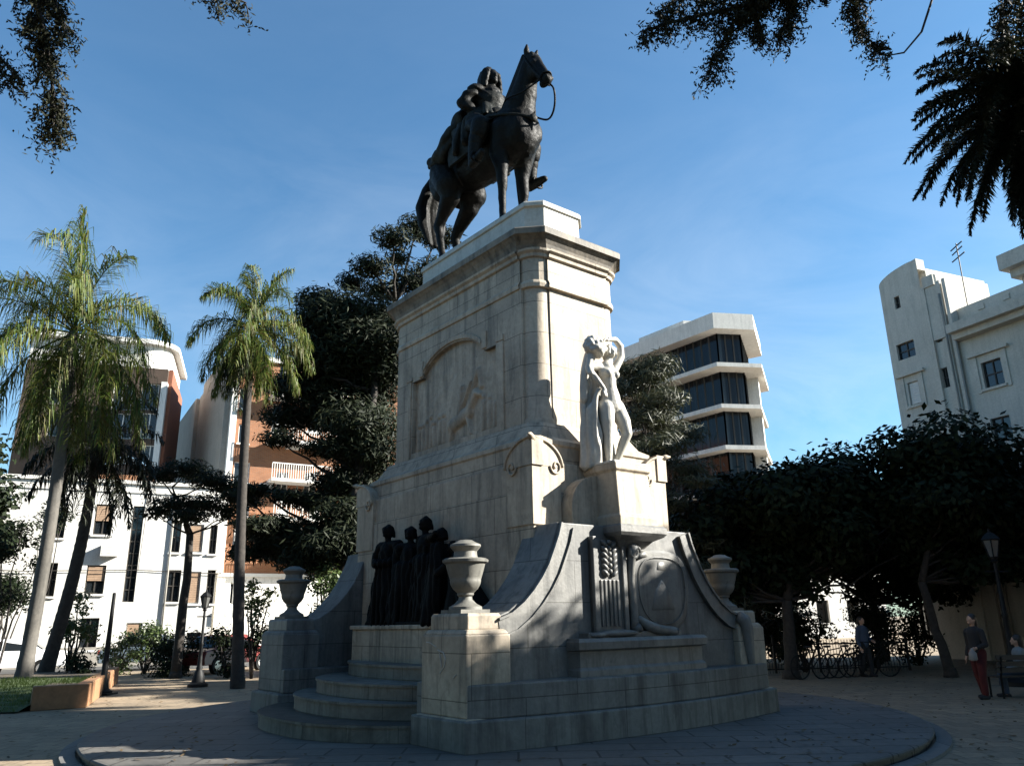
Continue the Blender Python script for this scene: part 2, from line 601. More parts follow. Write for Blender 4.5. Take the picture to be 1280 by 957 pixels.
arch = []
a_l, a_r = -1.90, 1.08
def arch_z(a):
    t = (a - (-0.41)) / 1.10
    if abs(t) < 1:
        return 6.66 + 0.40 * (math.sqrt(max(0, 1.35 - t * t)) - math.sqrt(0.35)) / (math.sqrt(1.35) - math.sqrt(0.35))
    return 6.60
for sw in (-1, 1):
    sur = MB()
    yo, yi = sw * 1.13, sw * 1.02
    y0, y1 = sorted((yo, yi))
    sur.box(A0 + 0.31, a_l, y0, y1, 4.86, 7.6)
    sur.box(a_r, A1 - 0.31, y0, y1, 4.86, 7.6)
    sur.box(a_l, a_r, y0, y1, 4.86, 5.02)
    n = 30
    brk = sorted([a_l + (a_r - a_l) * i / n for i in range(n + 1)] + [-1.51, -1.5101, 0.69, 0.6901])
    for p, q in zip(brk[:-1], brk[1:]):
        zp, zq = arch_z(p + 1e-5), arch_z(q - 1e-5)
        A = [(p, y0, zp), (q, y0, zq), (q, y0, 7.6), (p, y0, 7.6)]
        B = [(p, y1, zp), (q, y1, zq), (q, y1, 7.6), (p, y1, 7.6)]
        sur.loft([B, A])
    sur.build('panel_surround', M['stone'], mon)
    # projecting frame fillet round the panel
    fr = MB()
    yy0, yy1 = sorted((sw * 1.12, sw * 1.165))
    fr.box(a_l - 0.16, a_l - 0.05, yy0, yy1, 4.9, 6.62)
    fr.box(a_r + 0.05, a_r + 0.25, yy0, yy1, 4.9, 6.62)
    fr.box(a_r + 0.02, a_r + 0.25, yy0, yy1, 6.63, 6.75)
    fr.box(a_l - 0.24, a_l - 0.02, yy0, yy1, 6.63, 6.72)
    pts = [(a, arch_z(a)) for a in [-1.45 + 2.08 * i / 20 for i in range(21)]]
    for (p, zp), (q, zq) in zip(pts[:-1], pts[1:]):
        A = [(p, yy0, zp + 0.03), (q, yy0, zq + 0.03), (q, yy0, zq + 0.13), (p, yy0, zp + 0.13)]
        B = [(x, yy1, z) for x, _, z in A]
        fr.loft([B, A])
    fr.box(0.66, 0.80, yy0, yy1, 6.63, 6.98)
    fr.box(-1.62, -1.48, yy0, yy1, 6.63, 6.98)
    bevel(fr.build('panel_frame', M['carved'], mon), 0.012)
    # relief: a heightfield of riders, lances and people
    rng = random.Random(31 + sw)
    blobs = []
    for i in range(7):                                    # crowd on the left
        a = a_l + 0.16 + i * 0.15 + rng.uniform(-0.03, 0.03)
        h_ = rng.uniform(0.45, 0.62)
        blobs.append(((a, 5.08), (a + rng.uniform(-.03, .03), 5.08 + h_ * 0.8), 0.055, 0.05))
        blobs.append(((a, 5.08 + h_), (a, 5.10 + h_), 0.045, 0.055))
    for p0, p1, r, h_ in (((-0.5, 5.35), (0.10, 5.52), 0.15, 0.10), ((0.10, 5.5), (0.34, 5.86), 0.09, 0.10), ((0.34, 5.86), (0.50, 5.78), 0.06, 0.10),
                          ((-0.45, 5.3), (-0.52, 5.06), 0.05, 0.08), ((0.08, 5.4), (0.2, 5.06), 0.05, 0.09), ((-0.2, 5.55), (-0.12, 5.95), 0.08, 0.10),
                          ((-0.12, 6.02), (-0.11, 6.06), 0.06, 0.10), ((0.0, 5.4), (0.42, 6.30), 0.03, 0.09), ((-0.3, 5.4), (0.18, 6.12), 0.03, 0.07),
                          ((0.42, 6.3), (0.5, 5.95), 0.06, 0.06), ((0.55, 5.08), (0.58, 5.6), 0.07, 0.06), ((0.75, 5.08), (0.74, 5.55), 0.07, 0.05),
                          ((0.92, 5.08), (0.93, 5.5), 0.06, 0.05), ((0.58, 5.70), (0.58, 5.72), 0.05, 0.06), ((0.74, 5.64), (0.74, 5.66), 0.05, 0.05)):
        blobs.append((p0, p1, r, h_))
    re = MB()
    na, nz = 150, 96
    grid = []
    for j in range(nz + 1):
        for i in range(na + 1):
            a = a_l - 0.02 + (a_r - a_l + 0.04) * i / na
            z = 5.0 + 1.95 * j / nz
            h_ = 0.010 * noise.noise((a * 5, z * 5, sw)) + 0.006 * noise.noise((a * 17, z * 17, sw))
            for (p0, p1, r, hh) in blobs:
                ax, az, bx, bz = p0[0], p0[1], p1[0], p1[1]
                if a < min(ax, bx) - r or a > max(ax, bx) + r or z < min(az, bz) - r or z > max(az, bz) + r:
                    continue
                L2 = (bx - ax) ** 2 + (bz - az) ** 2
                t = max(0, min(1, ((a - ax) * (bx - ax) + (z - az) * (bz - az)) / max(L2, 1e-9)))
                d = math.hypot(a - ax - t * (bx - ax), z - az - t * (bz - az)) / r
                if d < 1:
                    h_ = max(h_, hh * math.sqrt(1 - d * d))
            grid.append((a, sw * (1.034 + h_), z))
    fs = []
    for j in range(nz):
        for i in range(na):
            k = j * (na + 1) + i
            q = (k, k + 1, k + na + 2, k + na + 1)
            fs.append(q if sw < 0 else q[::-1])
    re.add(grid, fs)
    re.build('relief_panel', M['carved'], mon, True)

# architrave band, frieze, cornice, plinth
mb = MB()
mb.loft([shaft_ring(d, z) for d, z in ((0.0, 7.47), (0.035, 7.48), (0.045, 7.55), (0.02, 7.60), (0.0, 7.62))])
mb.build('architrave', M['carved'], mon)
mb = MB()
mb.loft([shaft_ring(d, z) for d, z in ((0.0, 7.60), (0.0, 8.06), (0.05, 8.08), (0.06, 8.14), (0.11, 8.18), (0.12, 8.22))])
mb.build('frieze', M['stone'], mon)
mb = MB()
def cor(d, z, c=0.40):
    return rect_c(A0 - d, A1 + d, HW + d, c, z)
mb.loft([cor(0.02, 8.19), cor(0.09, 8.20), cor(0.10, 8.25), cor(0.12, 8.31), cor(0.16, 8.38), cor(0.215, 8.44), cor(0.25, 8.46), cor(0.255, 8.57), cor(0.235, 8.60), cor(0.16, 8.63), cor(0.05, 8.66)])
mb.build('cornice', M['stained_shade_stone'], mon)
mb = MB()
def pli(d, z):
    return rect_c(-2.5 - d, 1.82 + d, 0.74 + d, 0.27, z)
mb.loft([pli(0.02, 8.64), pli(0.02, 8.80), pli(0.0, 8.82), pli(-0.01, 9.42), pli(0.03, 9.44), pli(0.03, 9.52), pli(0.0, 9.57)])
bevel(mb.build('plinth', M['marble'], mon), 0.01)

# --- corner ornaments (horned quarter arcs) on the base tier
def quarter(w0, w1, z0, z1, n=10):
    """outline from corner (w0) inward to w1: high at the corner, falling in a convex arc"""
    pts = [(w0, z0)]
    for i in range(n + 1):
        t = i / n * PI / 2
        pts.append((w0 + (w1 - w0) * math.sin(t), z0 + (z1 - z0) * math.cos(t)))
    return pts
for sa in (1, -1):
    for sw in (-1, 1):
        def X(v):
            return v if sa > 0 else -0.70 - v
        mb = MB()
        # faces run down to the ledge so the block reads as a solid corner
        y0, y1 = sorted((sw * 1.60, sw * 0.98))
        pl = quarter(sw * 1.62, sw * 0.96, 4.02, 4.50)
        xa, xb = sorted((X(2.635), X(2.36)))
        mb.extr_x(pl if sw < 0 else pl[::-1], xa, xb)
        pl = quarter(X(2.66), X(1.95), 4.02, 4.50)
        ya, yb = sorted((sw * 1.625, sw * 1.38))
        mb.extr_y(pl if sa > 0 else pl[::-1], ya, yb)
        b0, b1 = sorted((X(1.93), X(2.63)))
        c0, c1 = sorted((sw * 1.0, sw * 1.605))
        mb.box(b0, b1, c0, c1, 3.07, 4.03)
        o = mb.build('corner_horn', M['carved'], mon)
        # rim and volute
        r = MB()
        xf = X(2.64)
        r.tube([(xf, sw * (1.60 - 0.64 * math.sin(t)), 4.02 + 0.46 * math.cos(t)) for t in [i / 12 * PI / 2 for i in range(13)]], 0.026, 6)
        r.tube([(X(2.62 - 0.68 * math.sin(t)), sw * 1.635, 4.02 + 0.46 * math.cos(t)) for t in [i / 12 * PI / 2 for i in range(13)]], 0.026, 6)
        for fx in (0, 1):
            sp = []
            for i in range(26):
                t = i / 25 * 2.6 * PI
                rr = 0.14 * (1 - i / 32)
                ca, cz = 0.50 - rr * math.cos(t * 0.9) * 0.9, 4.03 - rr * math.sin(t * 0.9)
                sp.append((xf, sw * (1.60 - ca), cz) if fx == 0 else (X(2.62 - ca), sw * 1.63, cz))
            r.tube(sp, 0.019, 6)
        # pointed outward tip
        r.tube([(X(2.6), sw * 1.56, 4.44), (X(2.66), sw * 1.66, 4.50), (X(2.69), sw * 1.73, 4.50)], [0.07, 0.045, 0.012], 7)
        r.build('rim', M['carved'], o, True)

# --- statue pedestal on the front, its corbel and shoulder scrolls
mb = MB()
def rc(x0, x1, hw, z):
    return [(x0, -hw, z), (x1, -hw, z), (x1, hw, z), (x0, hw, z)]
mb.loft([rc(2.5, 3.40, 0.44, 3.02), rc(2.5, 3.40, 0.44, 3.20), rc(2.5, 3.35, 0.40, 3.24), rc(2.5, 3.30, 0.385, 3.93), rc(2.5, 3.34, 0.42, 3.97), rc(2.5, 3.34, 0.42, 4.07)])
bevel(mb.build('statue_pedestal', M['carved'], mon), 0.015)
for s in (-1, 1):
    mb = MB()
    pl = [(s * 0.38, 3.07)] + [(s * (0.38 + 0.60 * math.sin(t)), 3.35 + 0.55 * math.cos(t)) for t in [i / 8 * PI / 2 for i in range(9)]] + [(s * 0.98, 3.07)]
    mb.extr_x(pl if s < 0 else pl[::-1], 2.5, 2.86)
    mb.build('shoulder_scroll', M['carved'], mon)
mb = MB()
mb.loft([rc(3.05, 3.20, 0.28, 2.70), rc(3.05, 3.30, 0.40, 2.82), rc(3.05, 3.46, 0.50, 2.88), rc(3.05, 3.50, 0.54, 2.93), rc(3.05, 3.50, 0.54, 3.02), rc(3.05, 3.46, 0.50, 3.06)])
mb.build('corbel', M['shade_grey_carved'], mon)

# --- fountain front: bench, pilaster, stem, shield, sculpted foot
mb = MB()
mb.loft([[(2.9, -1.40, z), (3.36 + e, -1.40 - e, z), (3.40 + e, -0.7, z), (3.42 + e, 0, z), (3.40 + e, 0.7, z), (3.36 + e, 1.40 + e, z), (2.9, 1.40, z)]
         for e, z in ((0.02, 0.80), (0.02, 0.9), (-0.02, 0.94), (-0.02, 1.16), (0.05, 1.19), (0.06, 1.29), (0.02, 1.34))])
mb.build('fountain_bench', M['shade_grey_carved'], mon)
mb = MB()
mb.box(3.02, 3.30, -1.15, 0.95, 1.33, 1.42)
mb.box(3.02, 3.17, -0.90, -0.16, 1.42, 2.82)
mb.box(3.02, 3.22, -0.90, -0.80, 1.42, 2.86)
mb.box(3.02, 3.22, -0.26, -0.17, 1.42, 2.86)
for k in range(5):
    mb.box(3.1, 3.195, -0.74 + k * 0.09, -0.69 + k * 0.09, 1.5, 2.2)
o = bevel(mb.build('pilaster', M['shade_grey_carved'], mon), 0.012)
mb = MB()
for k in range(6):
    for s in (-1, 1):
        mb.ball((3.19, -0.53 + s * 0.10, 2.30 + k * 0.09), (0.05, 0.085, 0.04), Matrix.Rotation(s * 0.7, 3, 'X'), 10, 6)
    mb.ball((3.2, -0.53, 2.33 + k * 0.09), 0.04, None, 8, 5)
mb.build('leaf_ornament', M['shade_grey_carved'], o, True)
mb = MB()
mb.tube([(3.17, -0.03, 1.40), (3.20, -0.04, 1.6), (3.19, -0.06, 2.2), (3.22, -0.05, 2.6), (3.25, -0.03, 2.75)], [0.10, 0.07, 0.06, 0.075, 0.10], 10)
sp = [(3.26, -0.02 + (0.13 - i * 0.004) * math.cos(i * 0.42), 2.64 + (0.13 - i * 0.004) * math.sin(i * 0.42)) for i in range(26)]
mb.tube(sp, 0.032, 6)
mb.tube([(3.24, 0.05, 2.56), (3.22, 0.22, 2.62), (3.2, 0.36, 2.58)], [0.05, 0.06, 0.02], 7)
mb.tube([(3.22, -0.06, 1.43), (3.27, -0.03, 1.47), (3.24, 0.04, 1.44)], [0.07, 0.08, 0.05], 8)
mb.build('fountain_stem', M['shade_grey_carved'], mon, True)
# shield leaning on the wall
mb = MB()
out = []
for i in range(32):
    t = 2 * PI * i / 32
    yy = 0.62 + 0.70 * math.copysign(abs(math.cos(t)) ** 0.75, math.cos(t))
    zz = 2.08 + (0.62 if math.sin(t) > 0 else 0.70) * math.copysign(abs(math.sin(t)) ** (0.55 if math.sin(t) > 0 else 0.95), math.sin(t))
    out.append((yy, zz))
mb.loft([[(3.05, y_, z_) for y_, z_ in out], [(3.20, y_, z_) for y_, z_ in out], [(3.235, 0.62 + (y_ - 0.62) * 0.93, 2.08 + (z_ - 2.08) * 0.93) for y_, z_ in out]])
o = mb.build('shield', M['shade_grey_carved'], mon, True, 35)
mb = MB()
mb.tube([(3.25, 0.62 + (y_ - 0.62) * 0.80, 2.08 + (z_ - 2.08) * 0.80) for y_, z_ in out] + [(3.25, 0.62 + (out[0][0] - 0.62) * 0.80, 2.08)], 0.009, 5)
mb.loft([[(3.21, 0.30, 1.72), (3.21, 0.94, 1.72), (3.21, 0.80, 2.10), (3.21, 0.62, 2.30), (3.21, 0.42, 2.08)], [(3.25, 0.36, 1.75), (3.25, 0.88, 1.75), (3.25, 0.76, 2.04), (3.25, 0.62, 2.18), (3.25, 0.47, 2.02)]])
mb.loft([[(3.21, 0.50, 2.36), (3.21, 0.76, 2.36), (3.21, 0.72, 2.52), (3.21, 0.54, 2.52)], [(3.245, 0.53, 2.38), (3.245, 0.73, 2.38), (3.245, 0.70, 2.50), (3.245, 0.56, 2.50)]])
mb.build('emblem', M['shade_grey_carved'], o, True)
mb = MB()
mb.chain([(3.25, 0.02, 1.60), (3.30, 0.16, 1.50), (3.32, 0.36, 1.44), (3.33, 0.58, 1.42)], [0.06, 0.085, 0.085, 0.07])
mb.chain([(3.33, 0.58, 1.42), (3.34, 0.70, 1.40), (3.33, 0.80, 1.42)], [0.075, 0.085, 0.05])
mb.ball((3.3, -0.5, 1.40), (0.10, 0.42, 0.06))
mb.ball((3.28, -0.95, 1.38), (0.1, 0.18, 0.05))
organic('sculpted_ribbon', mb, 0.022, M['shade_grey_carved'], mon, 3)
# slim scrolled brackets under the two front urns, on the inner edge of each pier
for s in (-1, 1):
    mb = MB()
    mb.tube([(3.22, s * 2.62, 1.62), (3.26, s * 2.72, 1.56), (3.27, s * 2.76, 1.40), (3.25, s * 2.80, 1.0), (3.24, s * 2.84, 0.62), (3.24, s * 2.86, 0.42)], [0.10, 0.12, 0.12, 0.09, 0.06, 0.05], 8)
    if s > 0:
        mb.build('scroll_bracket', M['shade_grey_carved'], mon, True)

# ================================================================== urns on the four piers
def urn(label, a, w, rz=0.0):
    p = CEN + Matrix.Rotation(AXIS, 3, 'Z') @ Vector((a, w, 1.72))
    t = thing('urn', label, 'urn', p, AXIS + rz, 'stone urns on the corner piers')
    return t
urn0 = urn('lidded stone urn on the near pier beside the steps, in front of the dark figures', 2.68, -2.945)
mb = MB()
mb.box(-0.25, 0.25, -0.25, 0.25, 0, 0.05)
mb.lathe([(0.24, 0.05), (0.235, 0.09), (0.16, 0.13), (0.10, 0.19), (0.095, 0.23), (0.12, 0.25), (0.12, 0.28), (0.16, 0.32)], n=28)
mb.build('foot', M['urn'], urn0, True, 40)
mb = MB()
mb.lathe([(0.13, 0.30), (0.175, 0.33), (0.215, 0.40), (0.225, 0.45), (0.222, 0.46), (0.235, 0.50), (0.265, 0.60), (0.285, 0.68), (0.33, 0.705), (0.335, 0.74), (0.30, 0.76), (0.19, 0.77)], n=28)
mb.build('bowl', M['urn'], urn0, True, 35)
mb = MB()
mb.lathe([(0.185, 0.76), (0.17, 0.80), (0.165, 0.86), (0.20, 0.90), (0.225, 0.93), (0.22, 0.96), (0.16, 0.985), (0.10, 1.02), (0.02, 1.03)], n=28)
mb.build('lid', M['urn'], urn0, True, 35)
for lab, a, w in (('lidded stone urn on the far right pier, against dark trees', 2.68, 2.945),
                  ('dim stone urn on the far left pier, against sunlit shrubs', 2 * CA - 2.68, -2.945),
                  ('stone urn on the back pier hidden behind the pedestal', 2 * CA - 2.68, 2.945)):
    c = copy_tree(urn0)
    c.location = CEN + Matrix.Rotation(AXIS, 3, 'Z') @ Vector((a, w, 1.72))
    c['label'] = lab
# ================================================================== bronze horseman (local x forward, metres at real size, scaled 2.1 in the mesh)
S = 2.06
pos = CEN + Matrix.Rotation(AXIS, 3, 'Z') @ Vector((-0.65, 0.0, 9.57))
eq = thing('equestrian_statue', 'dark bronze statue of a cloaked rider on horseback on top of the pedestal', 'statue', pos, AXIS)
SX = Matrix.Scale(S, 4)
mb = MB()
# trunk
mb.ball((0.02, 0, 1.19), (0.66, 0.27, 0.315))
mb.ball((0.50, 0, 1.20), (0.30, 0.265, 0.36))
mb.ball((0.62, 0, 1.12), (0.19, 0.22, 0.25))
mb.ball((0.68, -0.09, 1.14), (0.12, 0.12, 0.16))
mb.ball((0.68, 0.09, 1.14), (0.12, 0.12, 0.16))
mb.ball((-0.58, 0, 1.26), (0.37, 0.28, 0.30))
mb.ball((-0.66, -0.13, 1.18), (0.27, 0.16, 0.30))
mb.ball((-0.66, 0.13, 1.18), (0.27, 0.16, 0.30))
mb.cap((0.38, 0, 1.46), (-0.45, 0, 1.44), 0.12, 0.13)
mb.cap((0.33, 0, 1.50), (0.1, 0, 1.45), 0.10, 0.1)
# neck
mb.chain([(0.52, 0, 1.30), (0.66, 0, 1.58), (0.75, 0, 1.80), (0.80, 0, 1.93)], [0.225, 0.15, 0.113, 0.098])
mb.chain([(0.42, 0, 1.50), (0.58, 0, 1.72), (0.70, 0, 1.90), (0.79, 0, 1.99)], [0.09, 0.07, 0.06, 0.055])
# head
mb.chain([(0.83, 0, 1.93), (0.93, 0, 1.76), (1.04, 0, 1.58)], [0.095, 0.075, 0.058])
mb.ball((0.865, 0, 1.80), (0.095, 0.085, 0.13))
mb.ball((1.045, 0, 1.565), (0.07, 0.062, 0.068))
mb.ball((1.01, 0, 1.545), (0.055, 0.05, 0.05))
mb.cap((0.90, 0, 1.90), (1.05, 0, 1.63), 0.055, 0.04)
for s in (-1, 1):
    mb.ball((0.915, s * 0.068, 1.84), (0.04, 0.025, 0.03))
    mb.ball((1.09, s * 0.04, 1.575), (0.025, 0.02, 0.025))
    mb.chain([(0.805, s * 0.055, 2.00), (0.815, s * 0.068, 2.06), (0.835, s * 0.072, 2.12)], [0.036, 0.032, 0.010])
# fore legs
for s, dx in ((-1, 0.02), (1, -0.03)):
    y = s * 0.165
    mb.chain([(0.50, s * 0.15, 1.18), (0.44, y, 0.95), (0.45 + dx, y, 0.76), (0.465 + dx, y, 0.54), (0.455 + dx, y, 0.44), (0.46 + dx, y, 0.20), (0.47 + dx, y, 0.15), (0.50 + dx, y, 0.08)],
             [0.15, 0.115, 0.076, 0.057, 0.043, 0.037, 0.046, 0.042])
    mb.tube([(0.515 + dx, y, 0.0), (0.50 + dx, y, 0.09)], [0.072, 0.055], 12)
# hind legs: near one forward, far one set back
for s, hx in ((-1, 0.0), (1, -0.14)):
    y = s * 0.165
    mb.chain([(-0.62, s * 0.14, 1.22), (-0.50 + hx * .3, s * 0.175, 1.00), (-0.50 + hx * .6, y, 0.84), (-0.66 + hx, y, 0.68), (-0.745 + hx, y, 0.57), (-0.72 + hx, y, 0.46), (-0.665 + hx, y, 0.20), (-0.65 + hx, y, 0.15), (-0.61 + hx, y, 0.08)],
             [0.21, 0.175, 0.115, 0.073, 0.062, 0.047, 0.040, 0.048, 0.042])
    mb.tube([(-0.595 + hx, y, 0.0), (-0.61 + hx, y, 0.09)], [0.072, 0.055], 12)
horse = organic('horse', mb, 0.0135, M['bronze'], eq, 4, SX, lambda c: 0.006 * noise.noise(c * 7) + 0.003 * noise.noise(c * 20))
# mane
mb = MB()
rng = random.Random(3)
for i in range(26):
    t = i / 25
    p = Vector((0.40, 0, 1.58)).lerp(Vector((0.77, 0, 2.03)), t)
    for s in (-1, 1):
        l_ = rng.uniform(0.08, 0.15)
        mb.chain([p, p + Vector((-0.005, s * 0.07, -0.02)), p + Vector((0.02, s * (0.10 - 0.02 * t), -0.02 - l_))], [0.028, 0.026, 0.010])
for i in range(5):
    mb.chain([(0.80, 0, 2.03), (0.87, (i - 2) * 0.022, 2.0), (0.93, (i - 2) * 0.028, 1.88)], [0.03, 0.022, 0.008])
organic('mane', mb, 0.012, M['bronze'], eq, 2, SX)
# tail
mb = MB()
for i in range(9):
    o_ = Vector((0, (i - 4) * 0.018, 0))
    k = rng.uniform(-0.03, 0.03)
    mb.chain([Vector((-0.90, 0, 1.36)) + o_ * 0.4, Vector((-1.02, 0, 1.36)) + o_, Vector((-1.14 + k, 0, 1.24)) + o_ * 1.6, Vector((-1.20 + k, 0, 1.02)) + o_ * 2.2, Vector((-1.17 + k, 0, 0.78)) + o_ * 2, Vector((-1.10 + k, 0, 0.50)) + o_ * 1.2],
             [0.05, 0.05, 0.055, 0.06, 0.05, 0.012])
organic('tail', mb, 0.013, M['bronze'], eq, 2, SX)
# saddle cloth and saddle
mb = MB()
rings = []
for x in (-0.34, -0.30, 0.0, 0.26, 0.30):
    r = []
    e = 0.0 if x in (-0.34, 0.30) else 0.02
    for i in range(15):
        t = rad(200 - 220 * i / 14)
        r.append(Vector((x, (0.315 + e) * math.cos(t), 1.22 + (0.345 + e) * max(math.sin(t), -1))))
    for i in range(15):
        t = rad(-20 + 220 * i / 14)
        r.append(Vector((x, 0.27 * math.cos(t), 1.22 + 0.29 * math.sin(t))))
    rings.append([p * S for p in r])
mb.loft(rings)
sad = mb.build('saddle_cloth', M['bronze_green'], eq, True, 40)
mb = MB()
mb.ball((0.0, 0, 1.53), (0.28, 0.19, 0.07))
mb.ball((0.24, 0, 1.60), (0.06, 0.13, 0.09))
mb.ball((-0.26, 0, 1.60), (0.07, 0.19, 0.10))
organic('saddle', mb, 0.014, M['bronze'], eq, 3, SX)
# rider: one continuous body
mb = MB()
mb.chain([(0.0, 0, 1.55), (0.02, 0, 1.72), (0.04, 0, 1.90), (0.05, 0, 1.99)], [0.165, 0.15, 0.165, 0.12])
mb.ball((0.05, 0, 1.88), (0.13, 0.20, 0.16))
mb.cap((0.05, -0.17, 1.97), (0.05, 0.17, 1.97), 0.075, 0.075)
mb.cap((0.05, 0, 2.0), (0.07, 0, 2.10), 0.06, 0.055)
mb.ball((0.085, 0, 2.19), (0.095, 0.078, 0.115))
mb.ball((0.175, 0, 2.18), (0.025, 0.02, 0.03))
mb.ball((0.15, 0, 2.115), (0.04, 0.045, 0.035))
# near arm akimbo, hand on the hip
mb.chain([(0.04, -0.20, 1.96), (-0.02, -0.32, 1.78), (0.06, -0.19, 1.62)], [0.08, 0.075, 0.05])
mb.ball((0.05, -0.18, 1.61), (0.06, 0.04, 0.05))
# far arm forward to the reins
mb.chain([(0.05, 0.20, 1.95), (0.16, 0.27, 1.74), (0.36, 0.08, 1.62)], [0.085, 0.075, 0.05])
mb.ball((0.39, 0.06, 1.62), (0.055, 0.04, 0.045))
for k in range(4):
    mb.chain([(0.41, 0.04 + 0.0, 1.65 - k * 0.022), (0.445, 0.03, 1.65 - k * 0.022), (0.43, 0.0, 1.645 - k * 0.022)], [0.013, 0.012, 0.011])
# legs
for s in (-1, 1):
    mb.chain([(0.0, s * 0.13, 1.52), (0.18, s * 0.29, 1.38), (0.36, s * 0.36, 1.24)], [0.14, 0.125, 0.09])
    mb.chain([(0.36, s * 0.36, 1.24), (0.31, s * 0.385, 1.06), (0.28, s * 0.39, 0.92), (0.28, s * 0.395, 0.84)], [0.088, 0.082, 0.062, 0.055])
    mb.chain([(0.27, s * 0.395, 0.81), (0.38, s * 0.41, 0.815), (0.48, s * 0.43, 0.825)], [0.055, 0.052, 0.038])
for s in (-1, 1):        # cuffs and collar
    w_ = (0.02, -0.22, 1.66) if s < 0 else (0.30, 0.13, 1.65)
    mb.ball(w_, (0.075, 0.07, 0.065))
mb.cap((0.05, -0.06, 2.02), (0.06, 0.06, 2.02), 0.085, 0.085)
rider = organic('rider', mb, 0.0125, M['bronze'], eq, 2, SX, lambda c: (0.008 * math.sin(55 * c.z + 30 * c.x + 6 * noise.noise(c * 4)) if 1.25 < c.z < 1.98 else 0.0) + 0.005 * noise.noise(c * 15))
# hair: long curls to the shoulders
mb = MB()
for i in range(38):
    t = rad(55 + 250 * i / 37)
    c_, s_ = math.cos(t), math.sin(t)
    k_ = rng.uniform(0.0, 0.02)
    mb.chain([(0.07 + 0.03 * c_, 0.03 * s_, 2.30), (0.065 + (0.095 + k_) * c_, (0.085 + k_) * s_, 2.24), (0.06 + (0.115 + k_) * c_, (0.105 + k_) * s_, 2.14), (0.045 + (0.125 + k_) * c_, (0.125 + k_) * s_, 2.03 + rng.uniform(-0.03, 0.03))],
             [0.03, 0.028, 0.028, 0.022])
mb.ball((0.05, 0, 2.23), (0.10, 0.09, 0.08))
mb.ball((0.0, 0, 2.12), (0.09, 0.10, 0.10))
organic('hair', mb, 0.0125, M['bronze'], rider, 1, SX, fold=lambda c: 0.010 * noise.noise(c * 26))
# cuirass / coat front and far sleeve cloth
mb = MB()
mb.ball((0.07, 0.02, 1.86), (0.145, 0.19, 0.17))
mb.ball((0.10, 0.13, 1.78), (0.11, 0.12, 0.13))
mb.cap((0.12, 0.17, 1.83), (0.27, 0.18, 1.66), 0.08, 0.055)
mb.cap((0.06, 0, 1.70), (0.04, 0, 1.60), 0.165, 0.19)
for s in (-1, 1):
    mb.chain([(0.02, s * 0.12, 1.60), (0.08, s * 0.27, 1.45), (0.06, s * 0.35, 1.22)], [0.15, 0.11, 0.05])
    mb.chain([(-0.10, s * 0.14, 1.58), (-0.12, s * 0.29, 1.42), (-0.12, s * 0.36, 1.18)], [0.13, 0.10, 0.05])
for k in range(7):
    t = k / 6
    mb.cap((0.16 - 0.02 * t, -0.14 + 0.22 * t, 1.72), (0.24 + 0.05 * t, -0.20 + 0.38 * t, 1.55), 0.045, 0.03)
organic('coat', mb, 0.013, M['bronze_green'], rider, 2, SX, lambda c: 0.011 * math.sin(38 * c.x + 22 * c.y + 5 * noise.noise(c * 5)) * max(0.0, min(1.0, (1.72 - c.z) * 5)) + 0.006 * noise.noise(c * 14))
# boots tops
for s in (-1, 1):
    mb = MB()
    mb.cap((0.365, s * 0.362, 1.24), (0.345, s * 0.37, 1.15), 0.105, 0.098)
    mb.cap((0.30, s * 0.39, 1.0), (0.285, s * 0.395, 0.86), 0.075, 0.064)
    organic('boot', mb, 0.013, M['bronze'], rider, 2, SX)
# cloak from the shoulders over the rump
mb = MB()
sec = [((-0.03, 1.98), 0.17, 0.06), ((-0.13, 1.86), 0.21, 0.08), ((-0.20, 1.74), 0.27, 0.10), ((-0.32, 1.66), 0.31, 0.11), ((-0.47, 1.63), 0.33, 0.10), ((-0.62, 1.635), 0.32, 0.08), ((-0.80, 1.63), 0.27, 0.045)]
for (x, z), hw, th in sec:
    pass
for k in range(9):
    t = -1 + k / 4
    pts = [(x, t * hw * (1 + 0.04 * math.sin(k * 2.3)), z - abs(t) ** 2 * hw * (0.15 + 0.9 * max(0, min(1, -x * 2.2))) + 0.02 * math.cos(k * 3.1)) for (x, z), hw, th in sec]
    mb.chain(pts, [th * 0.8 for _, _, th in sec])
organic('cloak', mb, 0.014, M['bronze_green'], rider, 2, SX, lambda c: 0.016 * math.sin(34 * c.y + 6 * noise.noise(c * 3)) + 0.008 * noise.noise(c * 11))
# tack
mb = MB()
def smooth_pts(pts, k=5):
    P_ = [Vector(p) for p in pts]
    out = []
    for i in range(len(P_) - 1):
        p0, p1, p2, p3 = P_[max(i - 1, 0)], P_[i], P_[i + 1], P_[min(i + 2, len(P_) - 1)]
        for j in range(k):
            t = j / k
            out.append(0.5 * (2 * p1 + (p2 - p0) * t + (2 * p0 - 5 * p1 + 4 * p2 - p3) * t * t + (3 * p1 - p0 - 3 * p2 + p3) * t ** 3))
    return out + [P_[-1]]


